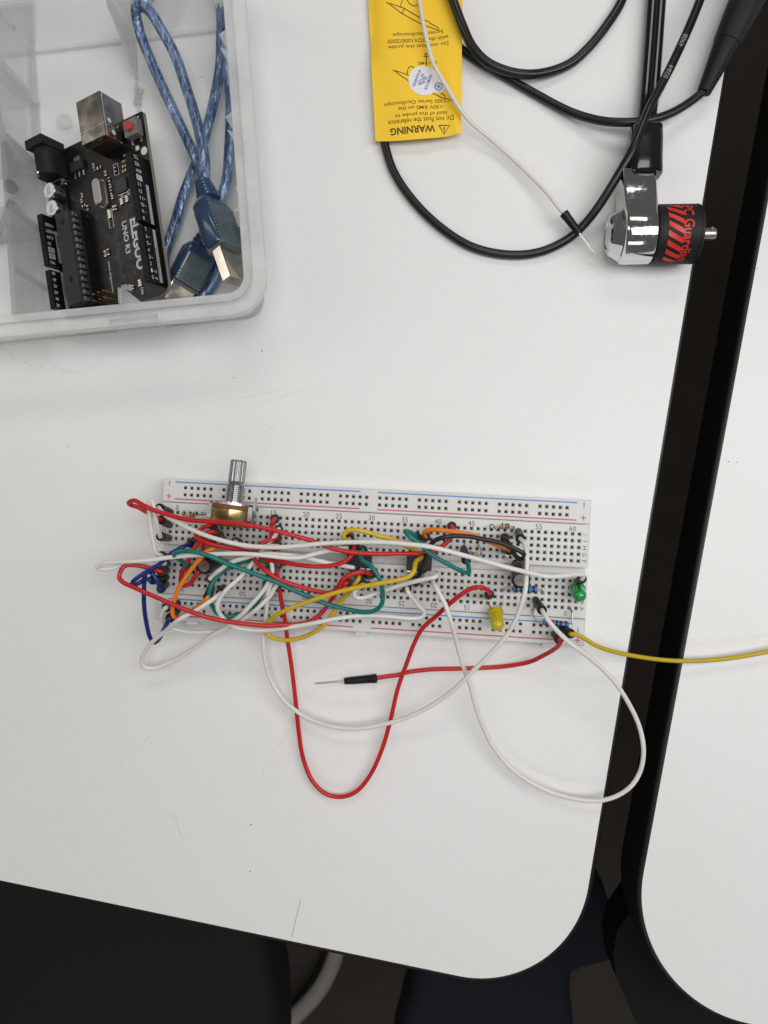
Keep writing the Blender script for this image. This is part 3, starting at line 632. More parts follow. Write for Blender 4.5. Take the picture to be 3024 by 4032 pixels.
# electrolytic capacitors
M_CAPB = mat('capacitor_sleeve', (.013, .013, .014), .25, spec=.6)
M_CAPS = mat('capacitor_stripe', (.30, .30, .30), .35)
def capacitor(base, top, r, label, holes, extra=None):
    a = (top - base).normalized(); L = (top - base).length
    root = thing('capacitor', base, label, 'capacitor', 'electrolytic capacitors on the breadboard')
    mb = MB(); mb.lathe([(r * .7, 0), (r * .98, .3), (r, .8), (r * .93, 1.3), (r, 1.8), (r, L - .5), (r * .97, L - .1), (r * .74, L), (r * .70, L - .15)], base, top, 32)
    s = obj('sleeve', mb, M_CAPB, root)
    x = a.orthogonal().normalized(); y = a.cross(x)
    mb = MB()
    for k in range(5):
        w0 = 2.2 + k * .16; w1 = w0 + .16; rr = r + .03
        P = [base + a * t + (x * math.cos(w) + y * math.sin(w)) * rr for t, w in ((1.8, w0), (1.8, w1), (L - .6, w1), (L - .6, w0))]
        mb.quad(*P)
    obj('minus_stripe', mb, M_CAPS, s, normals=False)
    mb = MB(); mb.lathe([(r * .73, L - .2), (r * .72, L - .08), (0, L - .08)], base, top, 32)
    obj('vent_top', mb, mat('bare_aluminium', (.66, .64, .62), .3, 1.0, vary=.06, vscale=200), root)
    mb = MB()
    for k in range(3):
        w = 2 * PI * k / 3 + .5; d = x * math.cos(w) + y * math.sin(w); q = a.cross(d) * .13; c = base + a * (L - .05)
        mb.quad(c + q, c - q, c - q + d * r * .68, c + q + d * r * .68)
    obj('vent_groove', mb, mat('groove_grey', (.25, .25, .25), .4, 1.0), root, normals=False)
    sd = a.cross(V((0, 0, 1))).normalized()
    for k, h in enumerate(holes):
        e = hp(*h); st = base + sd * (1.2 if k else -1.2); lead(root, [st + a * .3, st - a * .8, V((e.x, e.y, ZB + 1)), e])
    return root
capacitor(U(852, 2213, 11.0), U(802, 2229.5, 21.0), 3.05, 'small black electrolytic capacitor with a silver top, half under the teal wire', [(880, 2200), (880, 2226)])
capacitor(U(2048, 2226, 11.0), U(2051, 2286, 20.0), 3.45, 'larger black electrolytic capacitor leaning over a blue resistor', [(1981, 2186), (2062, 2186)])

# light emitting diodes
def led_mat(n, col):
    return mat(n, col, .12, 0, .6, trans=.22, coat=.5)
def led(base, tip, col, label, holes, group='coloured indicator lights'):
    a = (tip - base).normalized(); L = (tip - base).length
    root = thing('indicator_light', base, label, 'LED', group)
    pf = [(2.2, -.1), (2.95, 0), (2.95, 1.0), (2.5, 1.05), (2.5, L - 2.5)]
    for k in range(1, 9):
        w = PI / 2 * k / 8; pf.append((2.5 * math.cos(w), L - 2.5 + 2.5 * math.sin(w)))
    mb = MB(); mb.lathe(pf, base, tip, 32); obj('lens', mb, led_mat('lens_' + col[0], col[1]), root)
    sd = a.cross(V((0, 0, 1))).normalized()
    for k, h in enumerate(holes):
        e = hp(*h); st = base + sd * (1.27 if k == 0 else -1.27)
        if (st - e).length > (base - sd * (1.27 if k == 0 else -1.27) - e).length: st = base - sd * (1.27 if k == 0 else -1.27)
        lead(root, [st + a * .5, st - a * .7, V((e.x, e.y, ZB + 1.2)), e], .25)
led(U(1951, 2409, 12.5), U(1963, 2479, 18.5), ('yellow', (.72, .58, .02)), 'yellow round LED bent down over the lower power rail', [(1923, 2374), (1974, 2378)])
led(U(2273, 2318, 11.5), U(2286, 2355, 19.0), ('green', (.02, .36, .085)), 'green round LED at the right end of the breadboard', [(2246, 2314), (2268, 2368)])

# resistors
M_RBLUE = mat('resistor_blue', (.045, .20, .46), .3, spec=.6); M_RTAN = mat('resistor_tan', (.55, .34, .19), .32, spec=.6)
BAND = {k: mat('band_' + k, c, .4) for k, c in dict(black=(.01, .01, .01), brown=(.10, .03, .012), red=(.42, .015, .012), gold=(.45, .28, .05), orange=(.7, .2, .02)).items()}
def resistor(a, b, r, body, bands, label, leads):
    root = thing('resistor', (a + b) / 2, label, 'resistor', 'small resistors on the breadboard')
    L = (b - a).length
    prof = [(.35, 0), (r * .8, .15), (r, .5), (r, L * .2), (r * .86, L * .27), (r * .86, L * .73), (r, L * .8), (r, L - .5), (r * .8, L - .15), (.35, L)]
    mb = MB(); mb.lathe(prof, a, b, 20); bd = obj('body', mb, body, root)
    for f, col in bands:
        t = f * L; rr = r if (f < .22 or f > .78) else r * .86
        w = L * .045
        mb = MB(); mb.lathe([(rr - .05, t - w), (rr + .03, t - w), (rr + .03, t + w), (rr - .05, t + w)], a, b, 20); obj('colour_band', mb, BAND[col], bd)
    for pts in leads: lead(root, pts, .24 if L < 6 else .3)
a, b = U(2018, 2318, 11.3), U(2114, 2321, 11.3)
e0, e1 = hp(1974, 2328), hp(2133, 2326)
resistor(a, b, 1.25, M_RBLUE, [(.14, 'black'), (.34, 'black'), (.48, 'brown'), (.62, 'black'), (.85, 'black')], 'blue resistor lying just below the larger capacitor',
         [[a, U(2005, 2316, 11.6), U(1985, 2321, 10.8), V((e0.x, e0.y, ZB + .5)), e0], [b, U(2126, 2321, 11.3), U(2134, 2324, 10.5), V((e1.x, e1.y, ZB + .3)), e1]])
a, b = U(2137, 2447, 11.5), U(2240, 2462, 11.5)
e0, e1 = hp(2099, 2392), hp(2244, 2394)
resistor(a, b, 1.3, M_RBLUE, [(.14, 'brown'), (.36, 'red'), (.52, 'black'), (.67, 'black'), (.87, 'brown')], 'blue resistor lying over the lower rail beside the green LED',
         [[a, U(2122, 2444, 11.3), U(2103, 2430, 10.8), U(2099, 2412, 10), V((e0.x, e0.y, ZB + .5)), e0], [b, U(2250, 2463, 11.4), U(2253, 2455, 11), U(2252, 2425, 10.3), U(2252, 2408, 9.8), V((e1.x, e1.y, ZB + .5)), e1]])
a, b = U(1970, 2073, 11.6), U(2009, 2072, 11.6)
e0, e1 = hp(1933, 2084), hp(2032, 2090)
resistor(a, b, 1.0, M_RTAN, [(.2, 'brown'), (.52, 'black'), (.66, 'red'), (.82, 'black')], 'tan striped resistor above the row of holes below the upper rail, near 50',
         [[a, U(1962, 2080, 11), U(1952, 2083, 11), U(1942, 2067, 12), U(1932, 2066, 11.5), U(1930, 2074, 10), e0], [b, U(2018, 2073, 11.4), U(2025, 2075, 10.5), V((e1.x, e1.y, ZB + .4)), e1]])
a, b = U(1846, 2179, 11.6), U(1882, 2187, 11.6)
e0, e1 = hp(1829, 2136), hp(1881, 2136)
resistor(a, b, 1.0, M_RTAN, [(.2, 'brown'), (.36, 'black'), (.5, 'brown'), (.84, 'gold')], 'tan striped resistor by the plug of the short teal wire',
         [[a, U(1840, 2174, 11.5), U(1835, 2163, 11), U(1831, 2148, 10), e0], [b, U(1890, 2187, 11.6), U(1895, 2173, 12), U(1893, 2161, 11.5), U(1885, 2148, 10.4), e1]])
a, b = U(729, 2028, 10.4), U(766, 2028, 10.4)
e0, e1 = hp(718, 2020), hp(824, 2020)
resistor(a, b, .95, M_RTAN, [(.62, 'black'), (.78, 'brown'), (.92, 'black')], 'tan striped resistor left of the potentiometer',
         [[a, U(722, 2027, 10.2), V((e0.x, e0.y, ZB + .4)), e0], [b, U(780, 2026, 10.6), U(805, 2023, 10.4), V((e1.x, e1.y, ZB + .4)), e1]])
# ------------------------------------------------------------------ probe cable, warning tag, lock
def cable(name, pts, r, label, cat='cable', sub=8, group=None):
    mb = MB(); mb.tube([U(*q) for q in pts], r, 16, 0, sub); o = obj(name, mb, M_RUBBER); return tag(o, label, cat, group)
cable('coiled_cable', [(1740, -160, 8), (1755, -70, 8), (1783, 0, 8), (1822, 103, 7.6), (1858, 181, 6.6), (1912, 241, 5.6), (1985, 277, 5), (2065, 293, 4.6), (2150, 286, 3), (2244, 251, 2), (2315, 190, 1.9), (2385, 105, 1.9), (2449, 0, 1.9), (2480, -120, 1.9)], 1.8,
      'black cable hanging in from the top edge in a wide U beside the yellow tag', group='black cables on the desk')
pc_ = cable('probe_cable', [(1560, -40, 1.9), (1660, 70, 1.9), (1740, 132, 1.9), (1810, 187, 1.9), (1882, 241, 1.8), (2003, 309, 1.8), (2123, 378, 1.8), (2244, 440, 3), (2330, 468, 5), (2400, 480, 6.8), (2498, 481, 8.6), (2573, 470, 8.6), (2648, 443, 7.6), (2722, 398, 6.6), (2776, 352, 6.2), (2800, 320, 6.2)], 1.62,
      'black cable from under the yellow tag to the probe at the upper right', group='black cables on the desk')
c3p = [(1490, 400, 1.9), (1500, 490, 1.9), (1513, 560, 1.8), (1549, 672, 1.75), (1622, 784, 1.75), (1732, 893, 1.75), (1859, 972, 1.75), (2005, 1003, 1.75), (2133, 990, 2), (2242, 937, 3), (2300, 884, 5), (2355, 815, 8), (2443, 674, 13), (2490, 590, 14.5), (2552, 437, 13.5), (2604, 335, 12), (2648, 249, 11), (2716, 100, 9), (2760, -10, 8), (2800, -120, 7)]
pl = cable('probe_lead', c3p, 1.68, 'black cable with grey digits, curving from the tag bottom up over the lock', group='black cables on the desk')
# digits printed on it
mb = MB()
for s, (qx, qy, qz), (rx, ry, rz) in (('4908', (2684, 170, 10), (2716, 100, 9)), ('0264', (2626, 292, 11.5), (2652, 240, 11))):
    c = U(qx, qy, qz); X = (U(rx, ry, rz) - c).normalized(); Y = V((0, 0, 1)).cross(X).normalized()
    def fn(u, v, c=c, X=X, Y=Y):
        w = v / 1.72; return c + X * u + Y * (1.72 * math.sin(w)) + V((0, 0, 1)) * (1.72 * math.cos(w))
    text(mb, s, c, X, Y, w=5.6, h=1.9, fn=fn)
obj('printed_digits', mb, mat('print_lightgrey', (.30, .30, .31), .6), pl, normals=False)

# white jumper lying over the tag and cables
o = J('white', [(1640, -140, 4), (1652, 0, 6), (1660, 51, 7), (1668, 101, 7.5), (1683, 165, 8), (1703, 241, 8.2), (1728, 291, 8.2), (1766, 354, 8), (1804, 418, 7.6), (1850, 478, 6.5), (1932, 547, 4.5), (2042, 647, 3.8), (2151, 756, 5), (2205, 824, 6.6), (2222, 842, 6.8)],
      'white jumper wire coming over the yellow tag, its plug resting on the black cable', None, None, .8, end0=False, end1=False)
housing(o, U(2281, 918, 5.6), U(2219, 838, 6.8), 10)
o['group'] = 'loose white jumper'; del o['group']

# oscilloscope probe body at the top right
A0, A1 = U(2772, 362, 6.2), U(2941, 0, 9)
ax = (A1 - A0); LA = ax.length; ax.normalize()
probe = thing('oscilloscope_probe', A0, 'black tapered probe handle with a ribbed cable boot, at the upper right over the gap', 'probe')
mb = MB(); mb.lathe([(1.75, -.2), (2.4, -.3), (2.65, 0), (2.7, .8), (3.0, 4), (3.7, 10), (4.4, 16), (4.75, 19)], A0, A1, 32)
boot = obj('cable_boot', mb, M_BLACKM, probe)
mb = MB(); sx = ax.cross(V((0, 0, 1))).normalized(); up = sx.cross(ax)
for k in range(8):
    t = 3.2 + k * 2.05; r = 2.75 + (t - .8) * .108
    for s in (-1, 1):
        w = s * (.75)
        d = up * math.cos(w) + sx * math.sin(w); tn = (up * -math.sin(w) + sx * math.cos(w))
        Mx = Matrix.Translation(A0 + ax * t + d * (r - .30)) @ Matrix(((tn.x, ax.x, d.x, 0), (tn.y, ax.y, d.y, 0), (tn.z, ax.z, d.z, 0), (0, 0, 0, 1)))
        mb.box((0, 0, 0), (1.6 + k * .12, 1.15, .55), Mx)
obj('boot_slot', mb, mat('slot_shade', (.003, .003, .003), .7), boot)  # dark blocks stand in for the shaded cutouts of the boot
mb = MB(); mb.lathe([(4.72, 19), (5.0, 19.2), (5.4, 23), (6.0, 30), (6.5, 38), (6.9, 48), (7.0, 60), (6.6, 75), (0, 75)], A0, A1, 36)
obj('handle', mb, M_BLACKM, probe)

# yellow warning tag: one folded sheet with print
TL, TR, BR, BL = (1440, -160), (1822, -160), (1815, 524), (1478, 552)
tagroot = thing('warning_tag', U(1640, 300, 2), 'yellow card warning tag with upside-down black print wrapped on the black cable', 'tag')
tx = (U(1478, 552, 4) - U(1815, 524, 4)); tx.z = 0; tx.normalize(); ty = V((-tx.y, tx.x, 0))   # reading direction of the print
def tagz(p):
    q = U(1650, 300, 4.4); u = (p - q).dot(tx); v = (p - q).dot(ty)
    z = 4.5 + .45 * math.sin(u * .22 + v * .05) + .35 * math.sin(v * .11 + 1)
    if u > 11: z -= (u - 11) ** 2 * .055 * max(0, min(1, (-v - 10) / 15 + .3))
    z += max(0, 1 - abs(u + 11 + v * .12) / 3.5) * .9 * max(0, min(1, (v + 8) / 12))
    return max(z, 2.2)
def tagpt(px, py, dz=0):
    p = U(px, py, 4.6); p.z = tagz(p) + dz; return p
mb = MB(); n, mrow = 26, 40; top = []
for j in range(mrow + 1):
    f = j / mrow
    for i in range(n + 1):
        g = i / n
        lx = TL[0] + (BL[0] - TL[0]) * f; rx = TR[0] + (BR[0] - TR[0]) * f - (14 * f if False else 0)
        ly = TL[1] + (BL[1] - TL[1]) * f; ry = TR[1] + (BR[1] - TR[1]) * f
        top.append(tagpt(lx + (rx - lx) * g, ly + (ry - ly) * g + (10 * math.sin(g * 3.1) if j == mrow else 0)))
bot = [p - V((0, 0, .28)) for p in top]; N_ = len(top); W = n + 1
fs = []
for j in range(mrow):
    for i in range(n):
        a = j * W + i; fs.append((a, a + W, a + W + 1, a + 1)); fs.append((N_ + a, N_ + a + 1, N_ + a + W + 1, N_ + a + W))
rim = [j * W for j in range(mrow + 1)] + [mrow * W + i for i in range(1, W)] + [j * W + n for j in range(mrow - 1, -1, -1)] + [i for i in range(n - 1, 0, -1)]
for k in range(len(rim)):
    a, b = rim[k], rim[(k + 1) % len(rim)]; fs.append((a, b, b + N_, a + N_))
mb.add(top + bot, fs, 0, True)
card = obj('card', mb, mat('yellow_card', (.94, .60, .028), .55, bump=.06, bscale=150, vary=.03, vscale=60), tagroot)
M_INK = mat('brown_black_ink', (.10, .055, .006), .6)
mb = MB()
def tagtext(s, px, py, wpx, hmm=None, t_mb=None, dirpx=None, dz=.05):
    c = U(px, py, 4.6); w = wpx / 10.05
    X = tx if dirpx is None else (U(px + dirpx[0], py + dirpx[1], 4.6) - c).normalized()
    Y = V((-X.y, X.x, 0))
    def fn(u, v):
        p = c + X * u + Y * v; p.z = tagz(p) + dz; return p
    text(t_mb or mb, s, c, X, Y, w=w, h=hmm, fn=fn, bold=.03 if s == 'WARNING' else .006)
for s, x, y, w, h in (('WARNING', 1625, 511, 178, 2.9), ('Do not float the reference', 1657, 474, 258, 1.95), ('lead of this probe to', 1657, 449, 204, 1.95),
                   ('>30V RMS on the', 1656, 425, 175, 1.5), ('TPS2000 Series Oscilloscope', 1655, 401, 285, 1.95), ('30V RMS', 1683, 246, 76, 1.25),
                   ('Do not float this probe', 1647, 177, 237, 1.95), ('with the TDS1000/2000', 1646, 155, 242, 1.65), ('Series Oscilloscope', 1646, 128, 200, 1.95)):
    tagtext(s, x, y, w, h)
def zline(pts, w=.32, sub=1):
    P = [tagpt(1450 + x / 3.95, y / 3.95, .06) for x, y in pts]
    strip(mb, spline(P, 5) if sub > 1 else P, w)
zline([(1100, 1942), (1262, 1942), (1182, 2080), (1100, 1942), (1120, 1942)], .42); zline([(1182, 1965), (1182, 2030)], .45); zline([(1182, 2040), (1182, 2052)], .45)
zline([(282, 40), (340, 60)], .45); zline([(340, 52), (560, 115), (800, 250), (940, 318), (960, 340), (1090, 415), (1098, 440), (1085, 458), (920, 385), (900, 392), (860, 375), (800, 340), (520, 195), (345, 75), (340, 52)], .34)
zline([(560, 105), (545, 155), (515, 210)], .34); zline([(500, 105), (505, 60), (530, 0), (545, -40)], .3, 2); zline([(600, -30), (640, 35), (700, 68), (745, 65), (775, 45), (800, 0)], .34, 2)
zline([(385, 1105), (440, 1125)], .45); zline([(435, 1118), (600, 1172), (635, 1188)], .34); zline([(435, 1130), (470, 1165), (610, 1260), (628, 1282)], .34); zline([(605, 1175), (612, 1110), (640, 1050), (680, 1042), (715, 1062)], .32, 2)
zline([(1000, 1455), (1040, 1465), (1170, 1530), (1195, 1525), (1200, 1500), (1130, 1440)], .34)
zline([(862, 866), (940, 866)], .4); zline([(872, 840), (928, 840)], .4); zline([(885, 815), (915, 815)], .4); zline([(905, 866), (910, 1025)], .34)
obj('printed_warning', mb, M_INK, card, normals=False)
# round seal sticker stuck on the tag
mb = MB(); opx = []
cx, cy, r = 1450 + 862 / 3.95, 1258 / 3.95, 59.5
for k in range(60):
    w = 2 * PI * k / 60; ex = 0
    x, y = cx + r * math.cos(w), cy + r * math.sin(w)
    d = w - math.atan2(82, 238)
    if abs(d) < .42: k2 = math.cos(d / .42 * PI / 2) ** .45; x += 30 * k2 * math.cos(w); y += 30 * k2 * math.sin(w)
    opx.append((x, y))
rg = []
for f in (0.0, .12, .25, .4, .55, .7, .82, .92, 1.0):
    rg += [tagpt(cx + (x - cx) * f, cy + (y - cy) * f, .12) for x, y in opx]
mb.add(rg, [(j * 60 + k, (j + 1) * 60 + k, (j + 1) * 60 + (k + 1) % 60, j * 60 + (k + 1) % 60) for j in range(8) for k in range(60)])
st = obj('seal_sticker', mb, mat('white_paper', (.80, .79, .80), .6), None, normals=False)
tag(st, 'round white sticker with blue print and a small ear, stuck on the yellow tag', 'sticker')
mb = MB()
d = (1090 - 1010, 1385 - 1150)
for s, x, y, w in (('REMOVE', 930, 1288, 62), ('SEAL', 872, 1262, 38), ('AFTER', 822, 1242, 52), ('WASHING', 757, 1222, 74)):
    tagtext(s, 1450 + x / 3.95, y / 3.95, w, 1.25, mb, (-.36, 1), .22)
P = [tagpt(1450 + (1095 + 58 * math.cos(t)) / 3.95, (1345 + 58 * math.sin(t)) / 3.95, .22) for t in [2 * PI * k / 24 for k in range(25)]]
strip(mb, P, .32)
strip(mb, [tagpt(1450 + 1060 / 3.95, 1330 / 3.95, .22), tagpt(1450 + 1132 / 3.95, 1358 / 3.95, .22)], .32); strip(mb, [tagpt(1450 + 1108 / 3.95, 1308 / 3.95, .23), tagpt(1450 + 1082 / 3.95, 1384 / 3.95, .23)], .32)
obj('blue_print', mb, mat('blue_ink', (.10, .11, .42), .6), st, normals=False)

# security cable lock: body across, chrome arm, cable going up
lock = thing('cable_lock', U(2600, 930, 0), 'chrome and black cylinder cable lock with red print, its black body overhanging the desk edge', 'lock')
zc = 10.8
L0, L1 = U(2462, 926, zc), U(2780, 922, zc)
L0 = L0 + (U(2462, 926, 18) - L0) * V((1, 0, 0)).x if False else L0
la = (L1 - L0).normalized(); ly = V((0, 0, 1)).cross(la); lz = V((0, 0, 1))
Ml = Matrix.Translation(L0) @ Matrix(((la.x, ly.x, 0, 0), (la.y, ly.y, 0, 0), (la.z, ly.z, 1, 0), (0, 0, 0, 1)))
def seg(px, z=20.5): return (U(px, 926, z) - L0).dot(la)
t0, t1, t2 = seg(2460, 18), seg(2598), seg(2779)
# chrome arm + ring as one body: outline in the plane across the axis, lofted along the axis
mb = MB()
R = 10.6
y_end = (U(2538, 692, 9) - L0).dot(ly); y_s = y_end
def ringpts(sc, zb=0):
    out = []; n = 28
    a0 = math.radians(118)
    for k in range(n + 1):           # round part, from upper tangent around the front to the lower tangent
        w = math.radians(74) + (2 * PI - math.radians(148)) * k / n
        out.append((R * sc * math.cos(w), R * sc * math.sin(w)))
    return out
sec = []
n = 30
for k in range(n + 1):
    w = math.radians(52) + (2 * PI - math.radians(104)) * k / n
    sec.append((R * math.cos(w), R * math.sin(w)))
sec = [(math.cos(math.radians(52)) * R, math.sin(math.radians(52)) * R)] + sec[1:]
tail = [(y_s * .62, -6.2), (y_s, -5.2), (y_s, 5.4), (y_s * .62, 6.6)]
outl = sec + [(y_s * .62, -6.9), (y_s - .6, -6.0), (y_s, -5.4), (y_s, 4.6), (y_s - .6, 5.2), (y_s * .62, 6.6)]
def sect(t, k): return [L0 + la * t + ly * (q[0] * k if q[0] < y_s * .5 else q[0]) + lz * (q[1] * k) for q in outl]
W_ = t1 - t0
mb.loft([sect(t0 + .0, .90), sect(t0 + .35, .96), sect(t0 + 1.0, 1.0), sect(t1 - 1.0, 1.0), sect(t1 - .3, .97), sect(t1, .93)], 0, False)
arm = obj('chrome_arm', mb, M_CHROME, lock)
for p in arm.data.polygons: p.use_smooth = len(p.vertices) == 4
mb = MB(); kc = seg(2397, 13)
mb.lathe([(9.4, t0), (9.4, t0 - .5), (9.0, t0 - .9), (7.6, kc + 1.2), (7.2, kc + .5), (5.6, kc + .1), (5.2, kc + .6), (4.6, kc + .2), (0, kc + .2)], L0, L0 + la, 12, smooth=False)
obj('key_cylinder', mb, M_CHROME, lock)
mb = MB(); mb.lathe([(10.3, t1), (10.65, t1 + .3), (10.65, t2 - 1.6)], L0, L1, 48)
mb.lathe([(10.5, t2 - 1.6), (10.5, t2 - 1.3), (10.7, t2 - 1.25), (10.6, t2 - .5), (9.9, t2), (0, t2)], L0, L1, 48)
body = obj('lock_body', mb, M_BLACKM, lock)
mb = MB(); mb.lathe([(2.3, t2 - .1), (2.3, t2 + 6.4), (2.0, t2 + 6.9), (0, t2 + 6.9)], L0, L1, 20)
mb.box((t2 + 5.2, 1.2, 2.1), (.9, 1.2, .5), Ml, 1)
obj('locking_pin', mb, [mat('satin_steel', (.5, .47, .43), .35, 1.0), M_HOLE], lock)
mb = MB(); rr = 10.65 + .13
def wrap(s, t): w = s / rr; return L0 + la * t + ly * (rr * math.sin(w)) + lz * (rr * math.cos(w))
tm = seg(2712); 
text(mb, 'PC Guardian', (0, 0, 0), (1, 0, 0), (0, 1, 0), bold=.02, w=23.0, h=3.7, fn=lambda u, v: wrap(-u - 3.4, tm + v))
ts = seg(2662); hw = 2.7
for k in range(8):
    s0 = -11.2 + k * 3.35
    P = []
    for j in range(5):
        f = j / 4; P.append((s0 + f * 2.9, ts - hw + 2 * hw * f))
    vs = []
    for (s_, t_) in P: vs += [wrap(-3.4 - max(-12, min(12, s_ - 3.2)), t_), wrap(-3.4 - max(-12, min(12, s_ - 1.35)), t_)]
    mb.add(vs, [(2 * j, 2 * j + 1, 2 * j + 3, 2 * j + 2) for j in range(4)])
obj('red_print', mb, mat('red_foil', (.62, .025, .015), .4, spec=.6), body, normals=False)
# black moulded sleeve and the flat twin cable
def sup(c, X, Z, a, b, n=24, e=.62):
    out = []
    for k in range(n):
        w = 2 * PI * k / n; cx_, sz = math.cos(w), math.sin(w)
        out.append(c + X * (a * math.copysign(abs(cx_) ** e, cx_)) + Z * (b * math.copysign(abs(sz) ** e, sz)))
    return out
mb = MB(); rings = []
for (x, y, z, a, b) in ((2543, 496, 9.0, 4.2, 3.0), (2543, 500, 9.0, 5.4, 4.0), (2543, 508, 9.2, 5.9, 4.6), (2541, 560, 9.8, 6.1, 5.0), (2536, 640, 10.6, 6.3, 5.6), (2532, 688, 11.2, 6.6, 6.2), (2531, 694, 11.2, 6.6, 6.2), (2531, 697, 11.2, 6.0, 5.6)):
    rings.append(sup(U(x, y, z), la, lz, a, b))
mb.loft(rings); obj('moulded_sleeve', mb, mat('gloss_black', (.008, .008, .009), .14, spec=.6, coat=.3), lock)
mb = MB()
for dx in (-1.55, 1.55):
    mb.tube([U(x, y, z) + la * dx for x, y, z in ((2600, -200, 4), (2586, 0, 4.2), (2570, 220, 4.6), (2557, 380, 5.6), (2547, 470, 7.4), (2543, 520, 9))], 2.0, 14)
obj('steel_cable', mb, mat('gloss_sheath', (.008, .008, .009), .12, spec=.6), lock)
# ------------------------------------------------------------------ clear storage box
BA = math.radians(7.6); E1 = V((math.cos(BA), math.sin(BA), 0)); E2 = V((-math.sin(BA), math.cos(BA), 0))
def BX(u, v, z): return E1 * u + E2 * v + V((0, 0, z))
M_CLR = plastic_clear('cloudy_clear_plastic', (.990, .993, .991), .14, (.93, .945, .95))
M_CLRF = plastic_clear('clear_plastic_floor', (.992, .994, .996), .03, (.84, .86, .88))
M_CLRT = plastic_clear('rough_cut_plastic', (.97, .975, .97), .38, (.84, .85, .84))
box = thing('storage_box', BX(-120, 160, 0), 'clear cloudy plastic compartment box holding the black circuit board and the blue cable', 'storage box')
UMX, VMN, VMX, UMN = -35.2, 99.8, 218.5, -330.0
ZR = 30.0
def loop_pts(o, n=6):
    """outline of the wall at outward offset o, rounded corners"""
    r = 7 + o; c = [(UMX - 7, VMN + 7, -90), (UMX - 7, VMX - 7, 0), (UMN + 7, VMX - 7, 90), (UMN + 7, VMN + 7, 180)]
    out = []
    for cu, cv, a0 in c:
        for k in range(n + 1):
            w = math.radians(a0 + 90 * k / n); out.append((cu + r * math.cos(w), cv + r * math.sin(w)))
    return out
M_RIM = plastic_clear('frosted_clear_rim', (.97, .975, .97), .62, (.95, .96, .95))
def ring(prof, m, name, closed=False, parent=box):
    mb = MB(); np_ = len(loop_pts(0)); vs = []; fs = []
    for (o, z) in prof: vs += [BX(u, v, z) for u, v in loop_pts(o)]
    J_ = len(prof)
    for j in range(J_ if closed else J_ - 1):
        for k in range(np_):
            k2 = (k + 1) % np_; j2 = (j + 1) % J_; fs.append((j * np_ + k, j * np_ + k2, j2 * np_ + k2, j2 * np_ + k))
    mb.add(vs, fs, 0, False); return obj(name, mb, m, parent)
np_ = 28
ring([(-.6, .2), (0, .8), (.5, 6), (1.6, ZR - 6.5)], M_CLR, 'wall')
ring([(-.9, ZR - 1.6), (-1.7, 2.2), (-2.6, 1.7)], M_CLR, 'inner_wall')
ring([(1.7, ZR - 6.6), (6.4, ZR - 6.4), (6.8, ZR - 6), (6.9, ZR - 2.2), (6.6, ZR - 1.8), (2.8, ZR - 1.7), (2.3, ZR - 1.4), (2.2, ZR - .2), (2.0, ZR), (-.4, ZR), (-.7, ZR - .3), (-.8, ZR - 1.5)], M_RIM, 'rim')
mb = MB(); mb.add([BX(u, v, 1.2) for u, v in loop_pts(-1.4)], [list(range(28))]); obj("floor_panel", mb, M_CLRF, box, normals=False)
ring([(.25, .3), (.35, 1.5), (-.9, 1.5), (-1.2, .3)], M_RIM, 'base_edge', True)
# dividers: one along the left, crosswise ones beyond it, stubs of the cut ones
Mb = Matrix(((E1.x, E2.x, 0, 0), (E1.y, E2.y, 0, 0), (0, 0, 1, 0), (0, 0, 0, 1)))
def divider(u0, v0, u1, v1, z=ZR - 2, th=1.3):
    mb = MB(); d = V((u1 - u0, v1 - v0)); n = V((-d.y, d.x)).normalized()
    P = [];
    for zz, t in ((1.3, th), (z, th * .7)):
        P += [BX(u0 + n.x * t, v0 + n.y * t, zz), BX(u1 + n.x * t, v1 + n.y * t, zz), BX(u1 - n.x * t, v1 - n.y * t, zz), BX(u0 - n.x * t, v0 - n.y * t, zz)]
    mb.add(P, [(0, 3, 2, 1), (4, 5, 6, 7), (0, 1, 5, 4), (1, 2, 6, 5), (2, 3, 7, 6), (3, 0, 4, 7)])
    return obj('divider', mb, M_CLR, box)
divider(-123.2, VMN + 1, -123.2, VMX - 2)
for v in (196, 168, 141): divider(-230, v, -124, v)
for v in (196, 168, 141, 118):
    mb = MB(); mb.box((-121.7, v, 15), (1.3, 2.6, 26), Mb, 0, .4); obj('divider_slot', mb, M_CLR, box)
mb = MB()
def shard(P, th=.9):
    n = (P[1] - P[0]).cross(P[2] - P[0]).normalized() * th; k = len(P)
    mb.add(P + [p + n for p in P], [list(range(k)), list(range(k, 2 * k))[::-1]] + [(i, (i + 1) % k, k + (i + 1) % k, k + i) for i in range(k)])
# stub at the far wall
shard([BX(-79.5, 216, 1.3), BX(-79.5, 201, 1.3), BX(-79.5, 203, 7), BX(-79.5, 209, 16), BX(-79.2, 213, 28), BX(-79.2, 217, 29)])
shard([BX(-79.8, 201, 1.3), BX(-79.4, 184, 1.3), BX(-79.4, 184, 3.2), BX(-79.6, 190, 2.2), BX(-79.6, 196, 4)])
obj('divider_stub', mb, M_CLRT, box)
mb = MB()
shard([U(604, 1189, 27), U(606, 1156, 28), U(622, 1150, 28), U(640, 1165, 27), U(668, 1184, 27)][:5]) if False else None
shard([U(474, 1200, 29), U(470, 1150, 29.5), U(486, 1134, 29.5), U(498, 1142, 29.5), U(560, 1192, 29)])
mb.box((0, 0, 0), (1.6, 6, 3), Matrix.Translation(U(478, 1168, 29.3)) @ Mb.to_3x3().to_4x4(), 0, .5)
for k in range(9):
    p = U(468 + random.random() * 44, 1128 + random.random() * 16, 29.6); mb.box((0, 0, 0), (.9 + random.random(), .8 + random.random(), 1.0), Matrix.Translation(p) @ Matrix.Rotation(random.random() * 3, 4, 'Z'), 0, .2)
